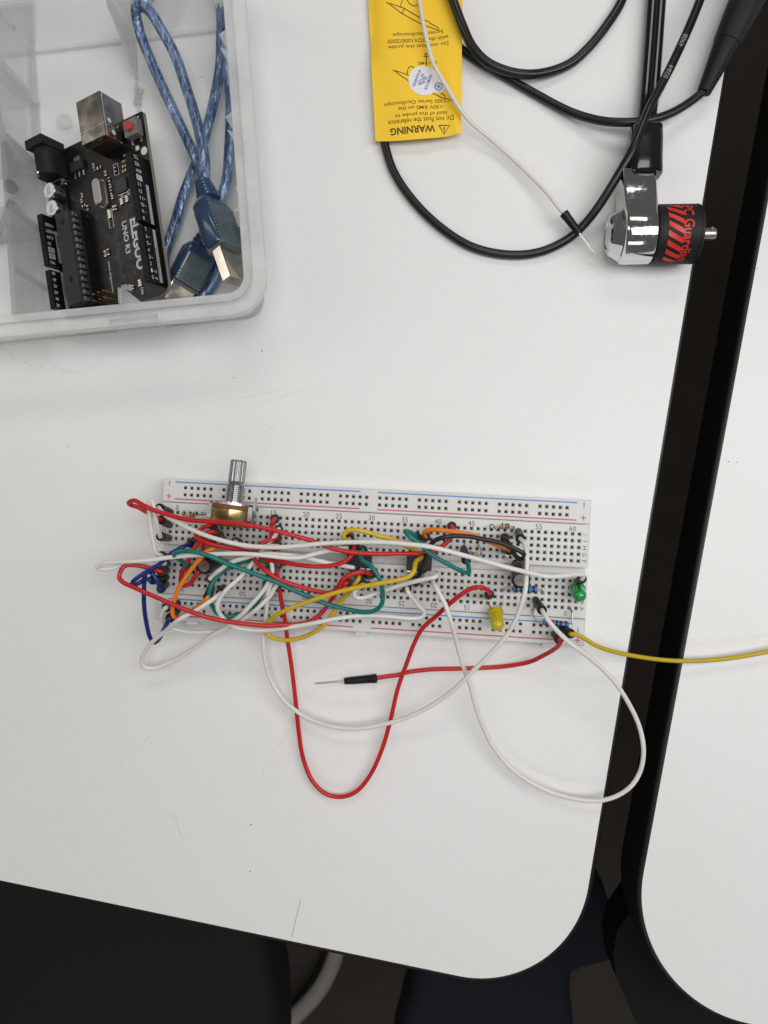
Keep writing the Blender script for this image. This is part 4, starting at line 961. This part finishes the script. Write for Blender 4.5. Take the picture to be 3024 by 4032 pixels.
obj('cut_tab', mb, M_CLRT, box)
mb = MB()
for (x0, y0, x1, y1, x2, y2) in ((889, 118, 864, 140, 886, 195), (890, 200, 868, 193, 892, 245), (914, 440, 888, 464, 916, 520), (918, 526, 895, 515, 924, 575), (934, 722, 926, 742, 948, 812), (946, 808, 920, 833, 950, 840)):
    shard([U(x0 + 6, y0, 28.6), U(x1, y1, 29), U(x2 + 6, y2, 28.6)], .8)
obj('torn_edge', mb, M_CLRT, box)
mb = MB(); c = U(255, 480, 1.3)
mb.lathe([(3.2, 0), (3.1, .8), (2.6, 1.1), (2.1, .7), (1.9, .2), (0, .25)], c, c + V((0, 0, 1)), 32); obj('moulded_ring', mb, M_CLR, box)
mb = MB(); c = U(163, 70, 16); mb.lathe([(1.4, 0), (1.35, .3), (1.1, .3), (1.0, 0)], BX(-139, 216.2, 17) + V((16, 3, 0)), BX(-139, 215, 17) + V((16, 3, 0)), 24)
obj('gate_mark', mb, M_CLRT, box)
mb = MB()
for k in range(7):
    c = U(535 + random.random() * 30, 350 + k * 10, 1.6); r = .8 + random.random() * 1.1
    mb.lathe([(r * .5, -.4), (r, .2), (r * .7, 1.0), (0, 1.3)], c, c + V((0, 0, 1)), 10)
obj('glue_blob', mb, M_CLRT, box)
# latch on the front rim
def latch(u0, u1):
    mb = MB(); v = VMN - 4.2
    mb.box(((u0 + u1) / 2, v - .6, ZR - 5.5), (u1 - u0, 1.2, 8.5), Mb, 0, .3)
    mb.box(((u0 + u1) / 2, v - 1.6, ZR - 9.2), (u1 - u0, 2.2, 1.6), Mb, 0, .4)
    for u in (u0 + .4, u1 - .4): mb.box((u, v - 1.0, ZR - 5.5), (.8, 2.2, 9), Mb, 0, .2)
    mb.box(((u0 + u1) / 2, v + 2.0, ZR - 1.6), (u1 - u0, 5, 1.2), Mb, 0, .3)
    obj('latch', mb, M_CLR, box)
lu = [(U(x, 1280, 24)).dot(E1) for x in (452, 638)]
latch(*lu)

# ------------------------------------------------------------------ black microcontroller board leaning in the box
Ru = Matrix(((0.2012759436648482, 0.9105165806359256, -0.3611752357082183), (-0.9792414765025008, 0.1780185736218612, -0.09693048097910248), (-0.023960909812171468, 0.37318754512001096, 0.9274464571975425)))
Tu = V((-142.0748, 154.7884, 1.1639)); Tu = Tu + (CAM - Tu).normalized() * 2.6
MU = Matrix.Translation(Tu) @ Ru.to_4x4()
UX, UY, UZ = Ru.col[0].copy(), Ru.col[1].copy(), Ru.col[2].copy()
def UP(x, y, z): return MU @ V((x, y, z))
uno = thing('microcontroller_board', Tu, 'black microcontroller board with silver USB socket and white print, leaning inside the clear box', 'circuit board')
M_PCB = mat('black_solder_mask', (.006, .0066, .008), .33, spec=.35, vary=.12, vscale=400)
M_FR4 = mat('board_edge', (.19, .175, .135), .6)
M_SILK = mat('white_silk', (.66, .67, .66), .6); M_SILKG = mat('grey_label', (.34, .35, .38), .55)
M_NICK = mat('nickel', (.60, .55, .49), .17, 1.0, vary=.10, vscale=150, bump=.1, bscale=90)
M_GOLD = mat('gold_pin', (.62, .40, .14), .25, 1.0)
M_SOLD = mat('solder', (.62, .61, .58), .22, 1.0)
M_HEAD = mat('header_black', (.006, .006, .0065), .45, spec=.3, bump=.08, bscale=400)
ZPB = 1.6
o_ = [(0, 0), (66.04, 0), (66.04, 1.3), (68.58, 3.8), (68.58, 36.6), (66.04, 39.1), (66.04, 48.5), (68.58, 51), (68.58, 51.0), (66.3, 53.34), (0, 53.34)]
o_ = [(0, 0), (65.5, 0), (66.04, 1.3), (68.58, 3.8), (68.58, 50.2), (67.8, 52.2), (65.8, 53.34), (.6, 53.34), (0, 52.8)]
mb = MB(); nq = len(o_)
for y0 in range(30): pass
P = [UP(x, y, 0) for x, y in o_] + [UP(x, y, ZPB) for x, y in o_]
mb.add(P, [list(range(nq))[::-1], list(range(nq, 2 * nq))], 0); mb.add(P, [(k, (k + 1) % nq, nq + (k + 1) % nq, nq + k) for k in range(nq)], 1)
pcb = obj('pcb', mb, [M_PCB, M_FR4], uno)
def ub(mb, x0, x1, y0, y1, z0, z1, mi=0, bev=0.0): mb.box(((x0 + x1) / 2, (y0 + y1) / 2, (z0 + z1) / 2), (x1 - x0, y1 - y0, z1 - z0), MU, mi, bev)
# USB socket
mb = MB(); ub(mb, -6.2, 10.2, 32.0, 44.0, ZPB, 12.6, 0, .25); usb = obj('usb_socket', mb, M_NICK, uno)
mb = MB(); ub(mb, 5.6, 5.75, 32.1, 44.03, ZPB, 12.66, 0); ub(mb, -6.2, 10.0, 43.95, 44.06, 11.7, 11.85, 0)
ub(mb, 1.0, 1.15, 43.95, 44.06, 3, 11.7, 0); obj('seam', mb, mat('seam_bright', (.8, .74, .64), .3, 1.0), usb)
mb = MB(); mb.lathe([(.9, 0), (.9, .08)], UP(3.6, 43.98, 9.6), UP(3.6, 45, 9.6), 16); mb.lathe([(.9, 0), (.9, .08)], UP(7.6, 43.98, 8.2), UP(7.6, 45, 8.2), 16); obj('window', mb, mat('window_pale', (.55, .55, .58), .4), usb)
mb = MB(); ub(mb, 10.2, 10.9, 33.0, 43.0, ZPB, 10.2, 0, .1); obj('back_plate', mb, mat('dark_nickel', (.16, .13, .10), .35, 1.0), usb)
# power jack
mb = MB(); ub(mb, -1.9, 1.6, 3.2, 12.3, ZPB, 12.6, 0, .2); mb.lathe([(4.3, 0), (4.3, 10.3)], UP(1.6, 7.75, 7.2), UP(12, 7.75, 7.2), 28); ub(mb, 1.6, 11.9, 3.5, 12.0, ZPB, 7.5, 0, .2)
jack = obj('power_jack', mb, M_BLACKM, uno)
mb = MB(); ub(mb, 11.9, 12.4, 4.5, 11.0, ZPB, 4.0, 0, .2); mb.lathe([(1.3, 0), (1.1, .8), (0, 1.0)], UP(13.2, 9.5, ZPB), UP(13.2, 9.5, 5), 14); mb.lathe([(1.4, 0), (1.2, .5), (.4, .8)], UP(11.0, 5.6, 10.9), UP(12.2, 5.4, 11.6), 14)
obj('solder_tab', mb, M_SOLD, jack)
# socket headers with printed sides
def header(x0, n, y):
    mb = MB(); x1 = x0 + n * 2.54
    ub(mb, x0, x1, y - 1.27, y + 1.27, ZPB, 10.1, 0, .12)
    h = obj('socket_header', mb, M_HEAD, uno); mb = MB()
    for k in range(n):
        xc = x0 + 1.27 + k * 2.54; ub(mb, xc - .55, xc + .55, y - .55, y + .55, 10.02, 10.13, 0)
    obj('socket_row', mb, mat('socket_black', (.0025, .0025, .0025), .8), h)
    return h
h1 = header(18.2, 10, 50.8); h2 = header(45.2, 8, 50.8); h3 = header(26.0, 8, 2.54); h4 = header(48.2, 6, 2.54)
def side(mb, s, x, y, z, h, w=None, flip=False, mi=0, along=False):
    if along: X, Y = (UX, UZ) if flip else (-UX, -UZ)
    else: X, Y = (UZ, UX) if flip else (-UZ, -UX)
    if along: X, Y = UX, UZ
    text(mb, s, UP(x, y, z), X, Y, h=h, w=w, mi=mi)
yd = 50.8 + 1.31
mb = MB()
labs = ['SCL', 'SDA', 'AREF', 'GND', '13', '12', '11', '10', '9', '8']
for k, s in enumerate(labs):
    x = 18.2 + 1.27 + 2.54 * k; side(mb, s, x, yd + (.03 if s == 'GND' else 0), 8.6 - .33 * len(s), 1.35 if len(s) < 4 else 1.2, .95 * len(s) * .8, mi=1 if s == 'GND' else 0)
    if s == 'GND': mb.quad(UP(x - 1.0, yd, 8.9), UP(x + 1.0, yd, 8.9), UP(x + 1.0, yd, 6.1), UP(x - 1.0, yd, 6.1), 0)
    if s in ('11', '10', '9'): side(mb, '~', x, yd, 6.3 if s != '9' else 6.9, .35, .8)
mb.quad(UP(28.6, yd, 4.6), UP(43.4, yd, 4.6), UP(43.4, yd, 3.1), UP(28.6, yd, 3.1), 2)
obj('header_print', mb, [M_SILK, M_PCB, M_SILKG], h1, normals=False)
mb = MB()
for k, s in enumerate(['7', '6', '5', '4', '3', '2', '1', '0']):
    x = 45.2 + 1.27 + 2.54 * k; side(mb, s, x, yd, 8.2, 1.4, .8)
    if s in '653': side(mb, '~', x, yd, 6.9, .35, .8)
    if s in '10': side(mb, {'1': '<TX', '0': '>RX'}[s], x, yd, 6.3, .9, 1.8)
mb.quad(UP(45.4, yd, 4.6), UP(65.3, yd, 4.6), UP(65.3, yd, 3.1), UP(45.4, yd, 3.1), 2)
text(mb, 'DIGITAL (PWM~)', UP(58.5, yd + .03, 3.85), UX, -UZ * -1 if False else UZ, h=1.0, w=12.5, mi=1)
obj('header_print', mb, [M_SILK, M_PCB, M_SILKG], h2, normals=False)
ya = 2.54 + 1.31; mb = MB()
for k, s in enumerate(['', 'IOREF', 'RESET', '3.3V', '5V', 'GND', 'GND', 'VIN']):
    if not s: continue
    x = 26.0 + 1.27 + 2.54 * k; g = s == 'GND'
    if g: mb.quad(UP(x - 1.05, ya, 9.3), UP(x + 1.05, ya, 9.3), UP(x + 1.05, ya, 6.2), UP(x - 1.05, ya, 6.2), 2)
    side(mb, s, x, ya + (.03 if g else 0), 9.2 - .42 * len(s), 1.2, .78 * len(s), flip=True, mi=1 if g else 0)
mb.quad(UP(31.5, ya, 4.9), UP(44.3, ya, 4.9), UP(44.3, ya, 3.1), UP(31.5, ya, 3.1), 2); text(mb, 'POWER', UP(35.5, ya + .03, 4.0), -UX, -UZ, h=1.1, w=5.2, mi=1)
obj('header_print', mb, [M_SILK, M_PCB, M_SILKG], h3, normals=False)
mb = MB()
for k in range(6): side(mb, 'A%d' % k, 48.2 + 1.27 + 2.54 * k, ya, 8.4, 1.3, 1.5, flip=True)
mb.quad(UP(48.0, ya, 4.9), UP(63.5, ya, 4.9), UP(63.5, ya, 3.1), UP(48.0, ya, 3.1), 2); text(mb, 'ANALOG IN', UP(54, ya + .03, 4.0), -UX, -UZ, h=1.1, w=8, mi=1)
obj('header_print', mb, [M_SILK, M_PCB, M_SILKG], h4, normals=False)
# large chip in its socket
mb = MB(); ub(mb, 27.6, 64.6, 8.0, 19.2, ZPB, 5.4, 0, .1); sk = obj('chip_socket', mb, M_HEAD, uno)
mb = MB(); ub(mb, 28.0, 64.2, 9.8, 16.8, 5.5, 9.3, 0, .3); lc = obj('large_chip', mb, mat('chip_grey_black', (.026, .026, .027), .55, bump=.15, bscale=600), uno)
mb = MB()
for x in (32.0, 54.5): mb.lathe([(1.2, 0), (1.15, .015)], UP(x, 13.3, 9.31), UP(x, 13.3, 10), 20)
obj('dimple', mb, M_HEAD, lc)
mb = MB()
for k in range(14):
    x = 29.4 + k * 2.56
    ub(mb, x - .72, x + .72, 16.8, 17.6, 7.2, 7.7, 0, .06); ub(mb, x - .72, x + .72, 17.3, 17.65, 4.8, 7.5, 0, .06)
    ub(mb, x - .3, x + .3, 9.2, 9.8, 7.2, 7.6, 0)
obj('chip_pins', mb, M_TIN, lc)
# crystal, capacitors, regulator, button, small chip
mb = MB(); n = 10; ol = [(13.0 + 2.2 * math.cos(t), 4 if False else 0) for t in (0,)]
def stadium(cx, cy, L, r, n=10):
    return [(cx + L / 2 + r * math.cos(t), cy + r * math.sin(t)) for t in [-PI / 2 + PI * k / n for k in range(n + 1)]] + [(cx - L / 2 + r * math.cos(t), cy + r * math.sin(t)) for t in [PI / 2 + PI * k / n for k in range(n + 1)]]
mb.prism(stadium(23.5, 28.5, 6.4, 2.3), ZPB, ZPB + .5, 0, MU); s1 = stadium(23.5, 28.5, 6.2, 1.9); s2 = stadium(23.5, 28.5, 6.0, 1.7)
mb.loft([[UP(x, y, ZPB + .5) for x, y in s1], [UP(x, y, 4.9) for x, y in s1], [UP(x, y, 5.1) for x, y in s2]], 0, True)
obj('crystal', mb, mat('dull_nickel', (.46, .43, .40), .5, 1.0), uno)
M_CANB = mat('can_grey', (.42, .42, .42), .28, 1.0)
for cx, cy in ((17.2, 7.3), (24.2, 7.3)):
    mb = MB(); ub(mb, cx - 3.4, cx + 3.4, cy - 3.4, cy + 3.4, ZPB, 2.8, 0, .3); cap = obj('capacitor', mb, M_HEAD, uno)
    mb = MB(); mb.lathe([(3.1, 0), (3.15, .3), (3.0, .7), (3.15, 1.1), (3.15, 4.6), (2.9, 5.0), (0, 5.0)], UP(cx, cy, 2.8), UP(cx, cy, 5), 32); obj('can', mb, M_CANB, cap)
    mb = MB(); 
    mb.lathe([(2.8, 0), (2.8, .02), (0, .02)], UP(cx, cy, 7.82), UP(cx, cy, 9), 32); obj('can_top', mb, mat('can_white', (.72, .72, .70), .4), cap)
    mb = MB(); ol = [(cx + 2.8 * math.cos(t), cy + 2.8 * math.sin(t)) for t in [PI * .70 + PI * .6 * k / 12 for k in range(13)]]
    for s, dy in (('CS', -1.5), ('47', 0), ('25V', 1.6)): text(mb, s, UP(cx + dy * .75, cy - .3, 7.87), UY, -UX, h=1.15)
    obj('can_print', mb, M_PCB, cap, normals=False)
mb = MB(); ub(mb, 7.6, 11.2, 15.2, 21.8, ZPB, 3.2, 0, .15); reg = obj('voltage_regulator', mb, M_IC, uno)
mb = MB(); ub(mb, 5.6, 7.6, 16.9, 20.1, ZPB + .1, 2.4, 0, .1)
for k in (-2.3, 0, 2.3): ub(mb, 11.2, 13.6, 18.5 + k - .45, 18.5 + k + .45, ZPB + .1, 2.2, 0, .15)
obj('regulator_pins', mb, M_SOLD, reg)
mb = MB(); ub(mb, 3.0, 9.2, 46.0, 52.2, ZPB, 5.0, 0, .3); btn = obj('reset_button', mb, mat('button_grey', (.19, .19, .18), .4, .3), uno)
mb = MB(); mb.lathe([(1.7, 0), (1.7, 1.2), (1.5, 1.4), (0, 1.4)], UP(6.0, 49.1, 5.0), UP(6.0, 49.1, 7), 24); obj('button_cap', mb, mat('button_red', (.42, .05, .035), .5), btn)
mb = MB()
for y in (47.0, 51.2): ub(mb, 9.2, 11.2, y - .5, y + .5, ZPB, 2.3, 0, .2); ub(mb, 1.4, 3.0, y - .5, y + .5, ZPB, 2.3, 0, .2)
obj('button_pins', mb, M_SOLD, btn)
mb = MB(); ub(mb, 21.0, 26.2, 36.0, 41.2, ZPB, 2.5, 0, .1); obj('small_chip', mb, mat('small_chip_grey', (.045, .045, .046), .5), uno)
mb = MB()
for k in range(8): ub(mb, 26.2, 26.8, 36.3 + k * .62, 36.6 + k * .62, ZPB, 1.8)
obj('small_chip_pins', mb, M_SOLD, uno)
# pin headers
def pins(x0, y0, nx, ny):
    mb = MB(); ub(mb, x0, x0 + nx * 2.54, y0, y0 + ny * 2.54, ZPB, 4.1, 0, .2); h = obj('pin_header', mb, M_HEAD, uno); mb = MB()
    for i in range(nx):
        for j in range(ny): mb.lathe([(.36, 0), (.36, 6.2), (.15, 6.7)], UP(x0 + 1.27 + i * 2.54, y0 + 1.27 + j * 2.54, 4.1), UP(x0 + 1.27 + i * 2.54, y0 + 1.27 + j * 2.54, 6), 4, smooth=False)
    obj('header_pins', mb, M_GOLD, h)
pins(62.4, 23.5, 2, 3)
mb = MB(); ub(mb, 17.2, 21.8, 43.2, 45.4, ZPB, 3.4, 0, .1)
# scattered small parts, each copied from one of three shapes
def smd(x, y, L, W, m, rot=0):
    mb = MB(); a = (L, W) if not rot else (W, L)
    ub(mb, x - a[0] / 2, x + a[0] / 2, y - a[1] / 2, y + a[1] / 2, ZPB, ZPB + .55, 0, .08)
    e = .28
    if not rot:
        for s in (-1, 1): ub(mb, x + s * (L / 2 - e / 2) - e / 2 - .05, x + s * (L / 2 - e / 2) + e / 2 + .05, y - W / 2 - .06, y + W / 2 + .06, ZPB, ZPB + .62, 1, .08)
    else:
        for s in (-1, 1): ub(mb, x - W / 2 - .06, x + W / 2 + .06, y + s * (L / 2 - e / 2) - e / 2 - .05, y + s * (L / 2 - e / 2) + e / 2 + .05, ZPB, ZPB + .62, 1, .08)
    obj('surface_part', mb, [m, M_SOLD], uno)
M_CER = mat('ceramic_tan', (.30, .17, .08), .4); M_RES = mat('resistor_black', (.015, .015, .016), .4); M_LED = mat('led_cream', (.72, .68, .52), .35)
for x, y, L, W, m, r in ((11.8, 26.2, 1.8, .9, M_CER, 0), (13.5, 29.0, 1.8, 1.2, M_RES, 1), (13.5, 27.2, 1.6, .9, M_RES, 1), (16.6, 31.6, 1.9, 1.0, M_CER, 0), (16.8, 36.6, 1.8, 1.0, M_RES, 0), (15.2, 41.4, 1.8, .9, M_CER, 1), (17.0, 41.2, 1.8, .9, M_CER, 1), (18.7, 41.0, 1.8, .9, M_CER, 1),
                        (13.2, 42.2, 1.5, .8, M_CER, 1), (19.5, 33.0, 1.6, .9, M_RES, 0), (22.0, 33.0, 1.6, .9, M_CER, 0), (24.4, 33.0, 1.6, .9, M_RES, 0), (26.4, 33.2, 1.4, .9, M_CER, 0), (20.8, 18.2, 1.6, .9, M_CER, 0), (22.8, 17.6, 1.6, .9, M_CER, 0), (25.0, 18.4, 1.6, 1.0, M_RES, 1), (26.4, 20.2, 1.6, .9, M_RES, 0),
                        (29.4, 37.3, 2.3, 1.3, M_LED, 0), (29.2, 40.0, 2.3, 1.3, M_LED, 0), (28.4, 44.3, 2.3, 1.3, M_LED, 0), (30.8, 34.2, 1.6, .9, M_RES, 0), (30.6, 33.0, 1.6, .9, M_CER, 0), (32.2, 30.4, 3.0, 1.4, M_LED, 0), (61.8, 40.3, 2.4, 1.3, M_LED, 0), (62.4, 36.8, 1.4, .8, M_RES, 0), (62.4, 35.2, 1.4, .8, M_RES, 0), (46.2, 25.6, 2.2, 1.2, M_CER, 0), (46.0, 27.2, 2.2, 1.2, M_RES, 0),
                        (12.8, 48.6, 2.0, 1.4, M_LED, 0), (29.2, 18.6, 1.6, .9, M_CER, 1)):
    smd(x, y, L, W, m, r)
# printed names and marks on the board
mb = MB(); zt = ZPB + .02
def silk(s, x, y, h, w=None, mi=0): text(mb, s, UP(x, y, zt), UX, UY, h=h, w=w, mi=mi, bold=.04 if s == 'ELEGOO' else .015)
silk('ELEGOO', 46.8, 41.6, 4.1, 19.8); silk('UNO R3', 43.0, 36.7, 2.4, 12.4)
for s, x, y, h in (('TX', 26.9, 41.0, 1.3), ('RX', 27.1, 37.7, 1.3), ('L', 26.2, 45.0, 1.3), ('ON', 64.6, 40.6, 1.3)): silk(s, x, y, h)
text(mb, 'www.elegoo.com', UP(55.5, 26.2, zt), UX, UY, h=1.3, w=12.5)
for k in range(5): strip(mb, [UP(24.2 + .5 * k, 23.6, zt), UP(24.2 + .5 * k + .3, 25.4, zt)], .2, UZ)
def frame(x0, x1, y0, y1): strip(mb, [UP(x0, y0, zt), UP(x1, y0, zt), UP(x1, y1, zt), UP(x0, y1, zt), UP(x0, y0, zt)], .22, UZ)
frame(14.5, 18.8, 35.6, 37.8); frame(30.2, 37.2, 29.4, 31.5); frame(19.8, 25.4, 43.6, 45.8)
mb.lathe([(1.0, 0), (1.0, .03)], UP(21.5, 44.7, zt), UP(21.5, 44.7, 3), 20); mb.lathe([(1.0, 0), (1.0, .03)], UP(24.0, 44.7, zt), UP(24.0, 44.7, 3), 20); mb.lathe([(1.5, 0), (1.5, .03)], UP(14.5, 51.3, zt), UP(14.5, 51.3, 3), 24)
obj('board_print', mb, M_SILK, pcb, normals=False)

# ------------------------------------------------------------------ blue USB cable
def braid_mat():
    m = bpy.data.materials.new('blue_braided_cord'); m.use_nodes = True; nt = m.node_tree; p = nt.nodes['Principled BSDF']; N = nt.nodes.new; L = nt.links.new
    tc = N('ShaderNodeTexCoord'); mp = N('ShaderNodeMapping'); mp.inputs['Scale'].default_value = (1.6, .5, 1.6); L(tc.outputs['Object'], mp.inputs[0])
    vo = N('ShaderNodeTexVoronoi'); vo.inputs['Scale'].default_value = 620; L(mp.outputs[0], vo.inputs['Vector'])
    no = N('ShaderNodeTexNoise'); no.inputs['Scale'].default_value = 260; no.inputs['Detail'].default_value = 3; L(mp.outputs[0], no.inputs['Vector'])
    cr = N('ShaderNodeValToRGB'); cr.color_ramp.elements[0].position = .38; cr.color_ramp.elements[1].position = .72
    cr.color_ramp.elements[0].color = (.046, .095, .21, 1); cr.color_ramp.elements[1].color = (.30, .43, .66, 1)
    L(no.outputs[0], cr.inputs[0]); L(cr.outputs[0], p.inputs['Base Color'])
    p.inputs['Metallic'].default_value = .55; p.inputs['Roughness'].default_value = .36; p.inputs['Coat Weight'].default_value = .7; p.inputs['Coat Roughness'].default_value = .12
    b = N('ShaderNodeBump'); b.inputs['Strength'].default_value = .9; b.inputs['Distance'].default_value = .0006; L(vo.outputs['Distance'], b.inputs['Height']); L(b.outputs[0], p.inputs['Normal'])
    return m
M_BRAID = braid_mat()
M_BMOLD = mat('blue_overmould', (.032, .070, .145), .22, trans=.25, coat=.4, vary=.15, vscale=120)
M_DKM = mat('smoky_shell', (.075, .10, .115), .25, spec=.6, coat=.3, vary=.2, vscale=120)
usbc = MB()
PTS = [(800, 735, 21), (792, 690, 22), (808, 663, 21), (800, 590, 20), (770, 464, 19), (729, 332, 18), (690, 219, 18), (637, 119, 19), (590, 45, 20), (560, 24, 20), (537, 38, 19), (537, 65, 17), (557, 146, 14), (597, 245, 12), (650, 365, 11), (703, 477, 11), (749, 577, 11), (790, 665, 10), (830, 780, 7), (860, 920, 5), (866, 1010, 4), (852, 1080, 4), (815, 1150, 4), (760, 1190, 4), (690, 1180, 4), (652, 1100, 4.2), (650, 1010, 4.5), (690, 878, 5), (716, 786, 5.5), (749, 699, 6), (776, 630, 6), (809, 530, 6), (842, 398, 7), (866, 265, 8), (871, 133, 9), (872, 40, 10), (874, -30, 12), (882, -70, 13), (892, -30, 13), (893, 60, 12), (889, 199, 11.5), (902, 332, 11.5), (908, 431, 11.5), (906, 520, 11), (902, 597, 10.5), (894, 700, 9), (876, 770, 8), (850, 850, 7.5), (828, 905, 8)]
PTS = PTS[2:]
usbc.tube([U(801, 745, 22)] + [U(805, 700, 22)] + [U(*q) for q in PTS], 2.0, 14, 0, 6)
ucab = obj('usb_cable', usbc, M_BRAID); tag(ucab, 'translucent blue USB cable folded up inside the clear box', 'USB cable')
def plug_frame(a, b, roll):
    A = (b - a).normalized(); S = A.cross(V((0, 0, 1))).normalized(); N = S.cross(A)
    c, s = math.cos(roll), math.sin(roll)
    S2 = S * c + N * s; N2 = N * c - S * s
    return Matrix.Translation(a) @ Matrix(((S2.x, A.x, N2.x, 0), (S2.y, A.y, N2.y, 0), (S2.z, A.z, N2.z, 0), (0, 0, 0, 1)))
def usb_plug(a, b, roll, w, th, L0, L1):
    """plug: ribbed collar, blue overmould, smoky inner shell, metal tip"""
    M = plug_frame(a, b, roll)
    mb = MB()
    for k in range(5):
        r = 3.1 + .35 * k; mb.lathe([(r - .35, 0), (r, .3), (r, 1.2), (r - .35, 1.5)], M @ V((0, 1.7 * k, 0)), M @ V((0, 1.7 * k + 1, 0)), 18)
    rings = []
    for y, f in ((8.3, .62), (9.5, .8), (12, 1.0), (L0 - 1.0, 1.0), (L0, .92)):
        rings.append([M @ p for p in sup(V((0, y, 0)), V((1, 0, 0)), V((0, 0, 1)), w / 2 * f, th / 2 * f, 24, .45)])
    mb.loft(rings)
    p = obj('plug', mb, M_BMOLD, ucab)
    mb = MB(); mb.box((0, (13 + L0 + 1.5) / 2, 0), (w * .80, L0 + 1.5 - 13, th * 1.10), M, 0, .8)
    for k in range(5): mb.box((0, 21 + k * 1.25, 0), (w * .84, .55, th * 1.16), M, 0, .12)
    obj('inner_shell', mb, M_DKM, p)
    mb = MB(); mb.box((0, L0 + L1 / 2, 0), (w * .76, L1, th * .56), M, 0, .3); obj('metal_tip', mb, M_NICK, p)
usb_plug(U(798, 716, 22), U(906, 1022, 26), math.radians(62), 15.5, 8.0, 29.0, 14.0)
usb_plug(U(836, 893, 8.5), U(722, 1120, 8), math.radians(38), 13.0, 10.0, 24.0, 9.5)

# small component and strip in the neighbouring compartment
mb = MB(); c = U(44, 735, 6)
mb.lathe([(.3, -3.4), (1.2, -2.8), (2.2, -1), (2.5, .8), (2.0, 2.2), (0, 2.9)], c, U(62, 770, 6), 20)
th = obj('disc_component', mb, mat('violet_blue_epoxy', (.10, .10, .24), .4)); tag(th, 'small violet drop-shaped component with a thin lead, in the left compartment of the clear box', 'component')
mb = MB(); mb.tube([U(58, 776, 6), U(70, 790, 5), U(80, 815, 4), U(60, 832, 3), U(30, 842, 3)], .3, 6); obj('lead', mb, M_LEAD, th)
mb = MB(); mb.tube([U(-60, 380, 9), U(-15, 440, 9), U(5, 510, 8), U(22, 570, 7), U(42, 618, 5)], 1.5, 10); o = obj('teal_lead', mb, mat('teal_sheath', (.03, .17, .18), .45)); tag(o, 'teal wire end above the violet component in the left compartment of the clear box', 'wire')
mb = MB(); mb.tube([U(47, 790, 4), U(30, 835, 4), U(8, 890, 4), U(-40, 960, 4)], 1.5, 10); o = obj('teal_lead', mb, MATS['teal_sheath']); tag(o, 'teal wire below the violet component in the left compartment of the clear box', 'wire')

# ------------------------------------------------------------------ light, world, camera
def strip_light(name, loc, aim, sx, sy, power, col=(1, .975, .94)):
    l = bpy.data.lights.new(name, 'AREA'); l.shape = 'RECTANGLE'; l.size = sx; l.size_y = sy; l.energy = power; l.color = col
    o = bpy.data.objects.new(name, l); C.objects.link(o); o.location = loc
    d = V(aim) - V(loc); o.rotation_euler = d.to_track_quat('-Z', 'Y').to_euler(); return o
strip_light('strip_lamp', (.33, .08, .62), (.13, .05, 0), .30, .9, 3.85, (1, 1, 1))  # placed low and near so the desk brightens towards the right
strip_light('strip_lamp', (-.85, .25, .80), (0, 0, 0), .20, 1.1, 1.8, (1, .945, .87))
strip_light('strip_lamp', (.10, 1.0, 1.0), (.05, .05, 0), .7, .25, 2.6, (1, .98, .95))
strip_light('strip_lamp', (.05, -.95, .85), (.03, -.05, 0), .8, .25, 1.25, (1, .97, .93))  # extra lamp added to brighten the front of the desk
w = bpy.data.worlds.new('World'); scene.world = w; w.use_nodes = True
bg = w.node_tree.nodes['Background']; bg.inputs[0].default_value = (1, .985, .95, 1); bg.inputs[1].default_value = .10

cam = bpy.data.cameras.new('camera'); co = bpy.data.objects.new('camera', cam); C.objects.link(co); scene.camera = co
cam.sensor_fit = 'VERTICAL'; cam.sensor_height = 36.0; cam.lens = FPX / 4032 * 36.0
cam.clip_start = .01; cam.clip_end = 20
R4 = Matrix((RT.col[0], -RT.col[1], -RT.col[2])).transposed()
co.matrix_world = Matrix.Translation(CAM * .001) @ R4.to_4x4()
cam.dof.use_dof = True; cam.dof.focus_distance = .278; cam.dof.aperture_fstop = cam.lens / 1.4
scene.view_settings.view_transform = 'Standard'; scene.view_settings.look = 'None'; scene.view_settings.exposure = 0; scene.view_settings.gamma = 1
scene.render.resolution_x = 768; scene.render.resolution_y = 1024
scene.cycles.transparent_max_bounces = 32; scene.cycles.max_bounces = 10
scene.cycles.use_denoising = True
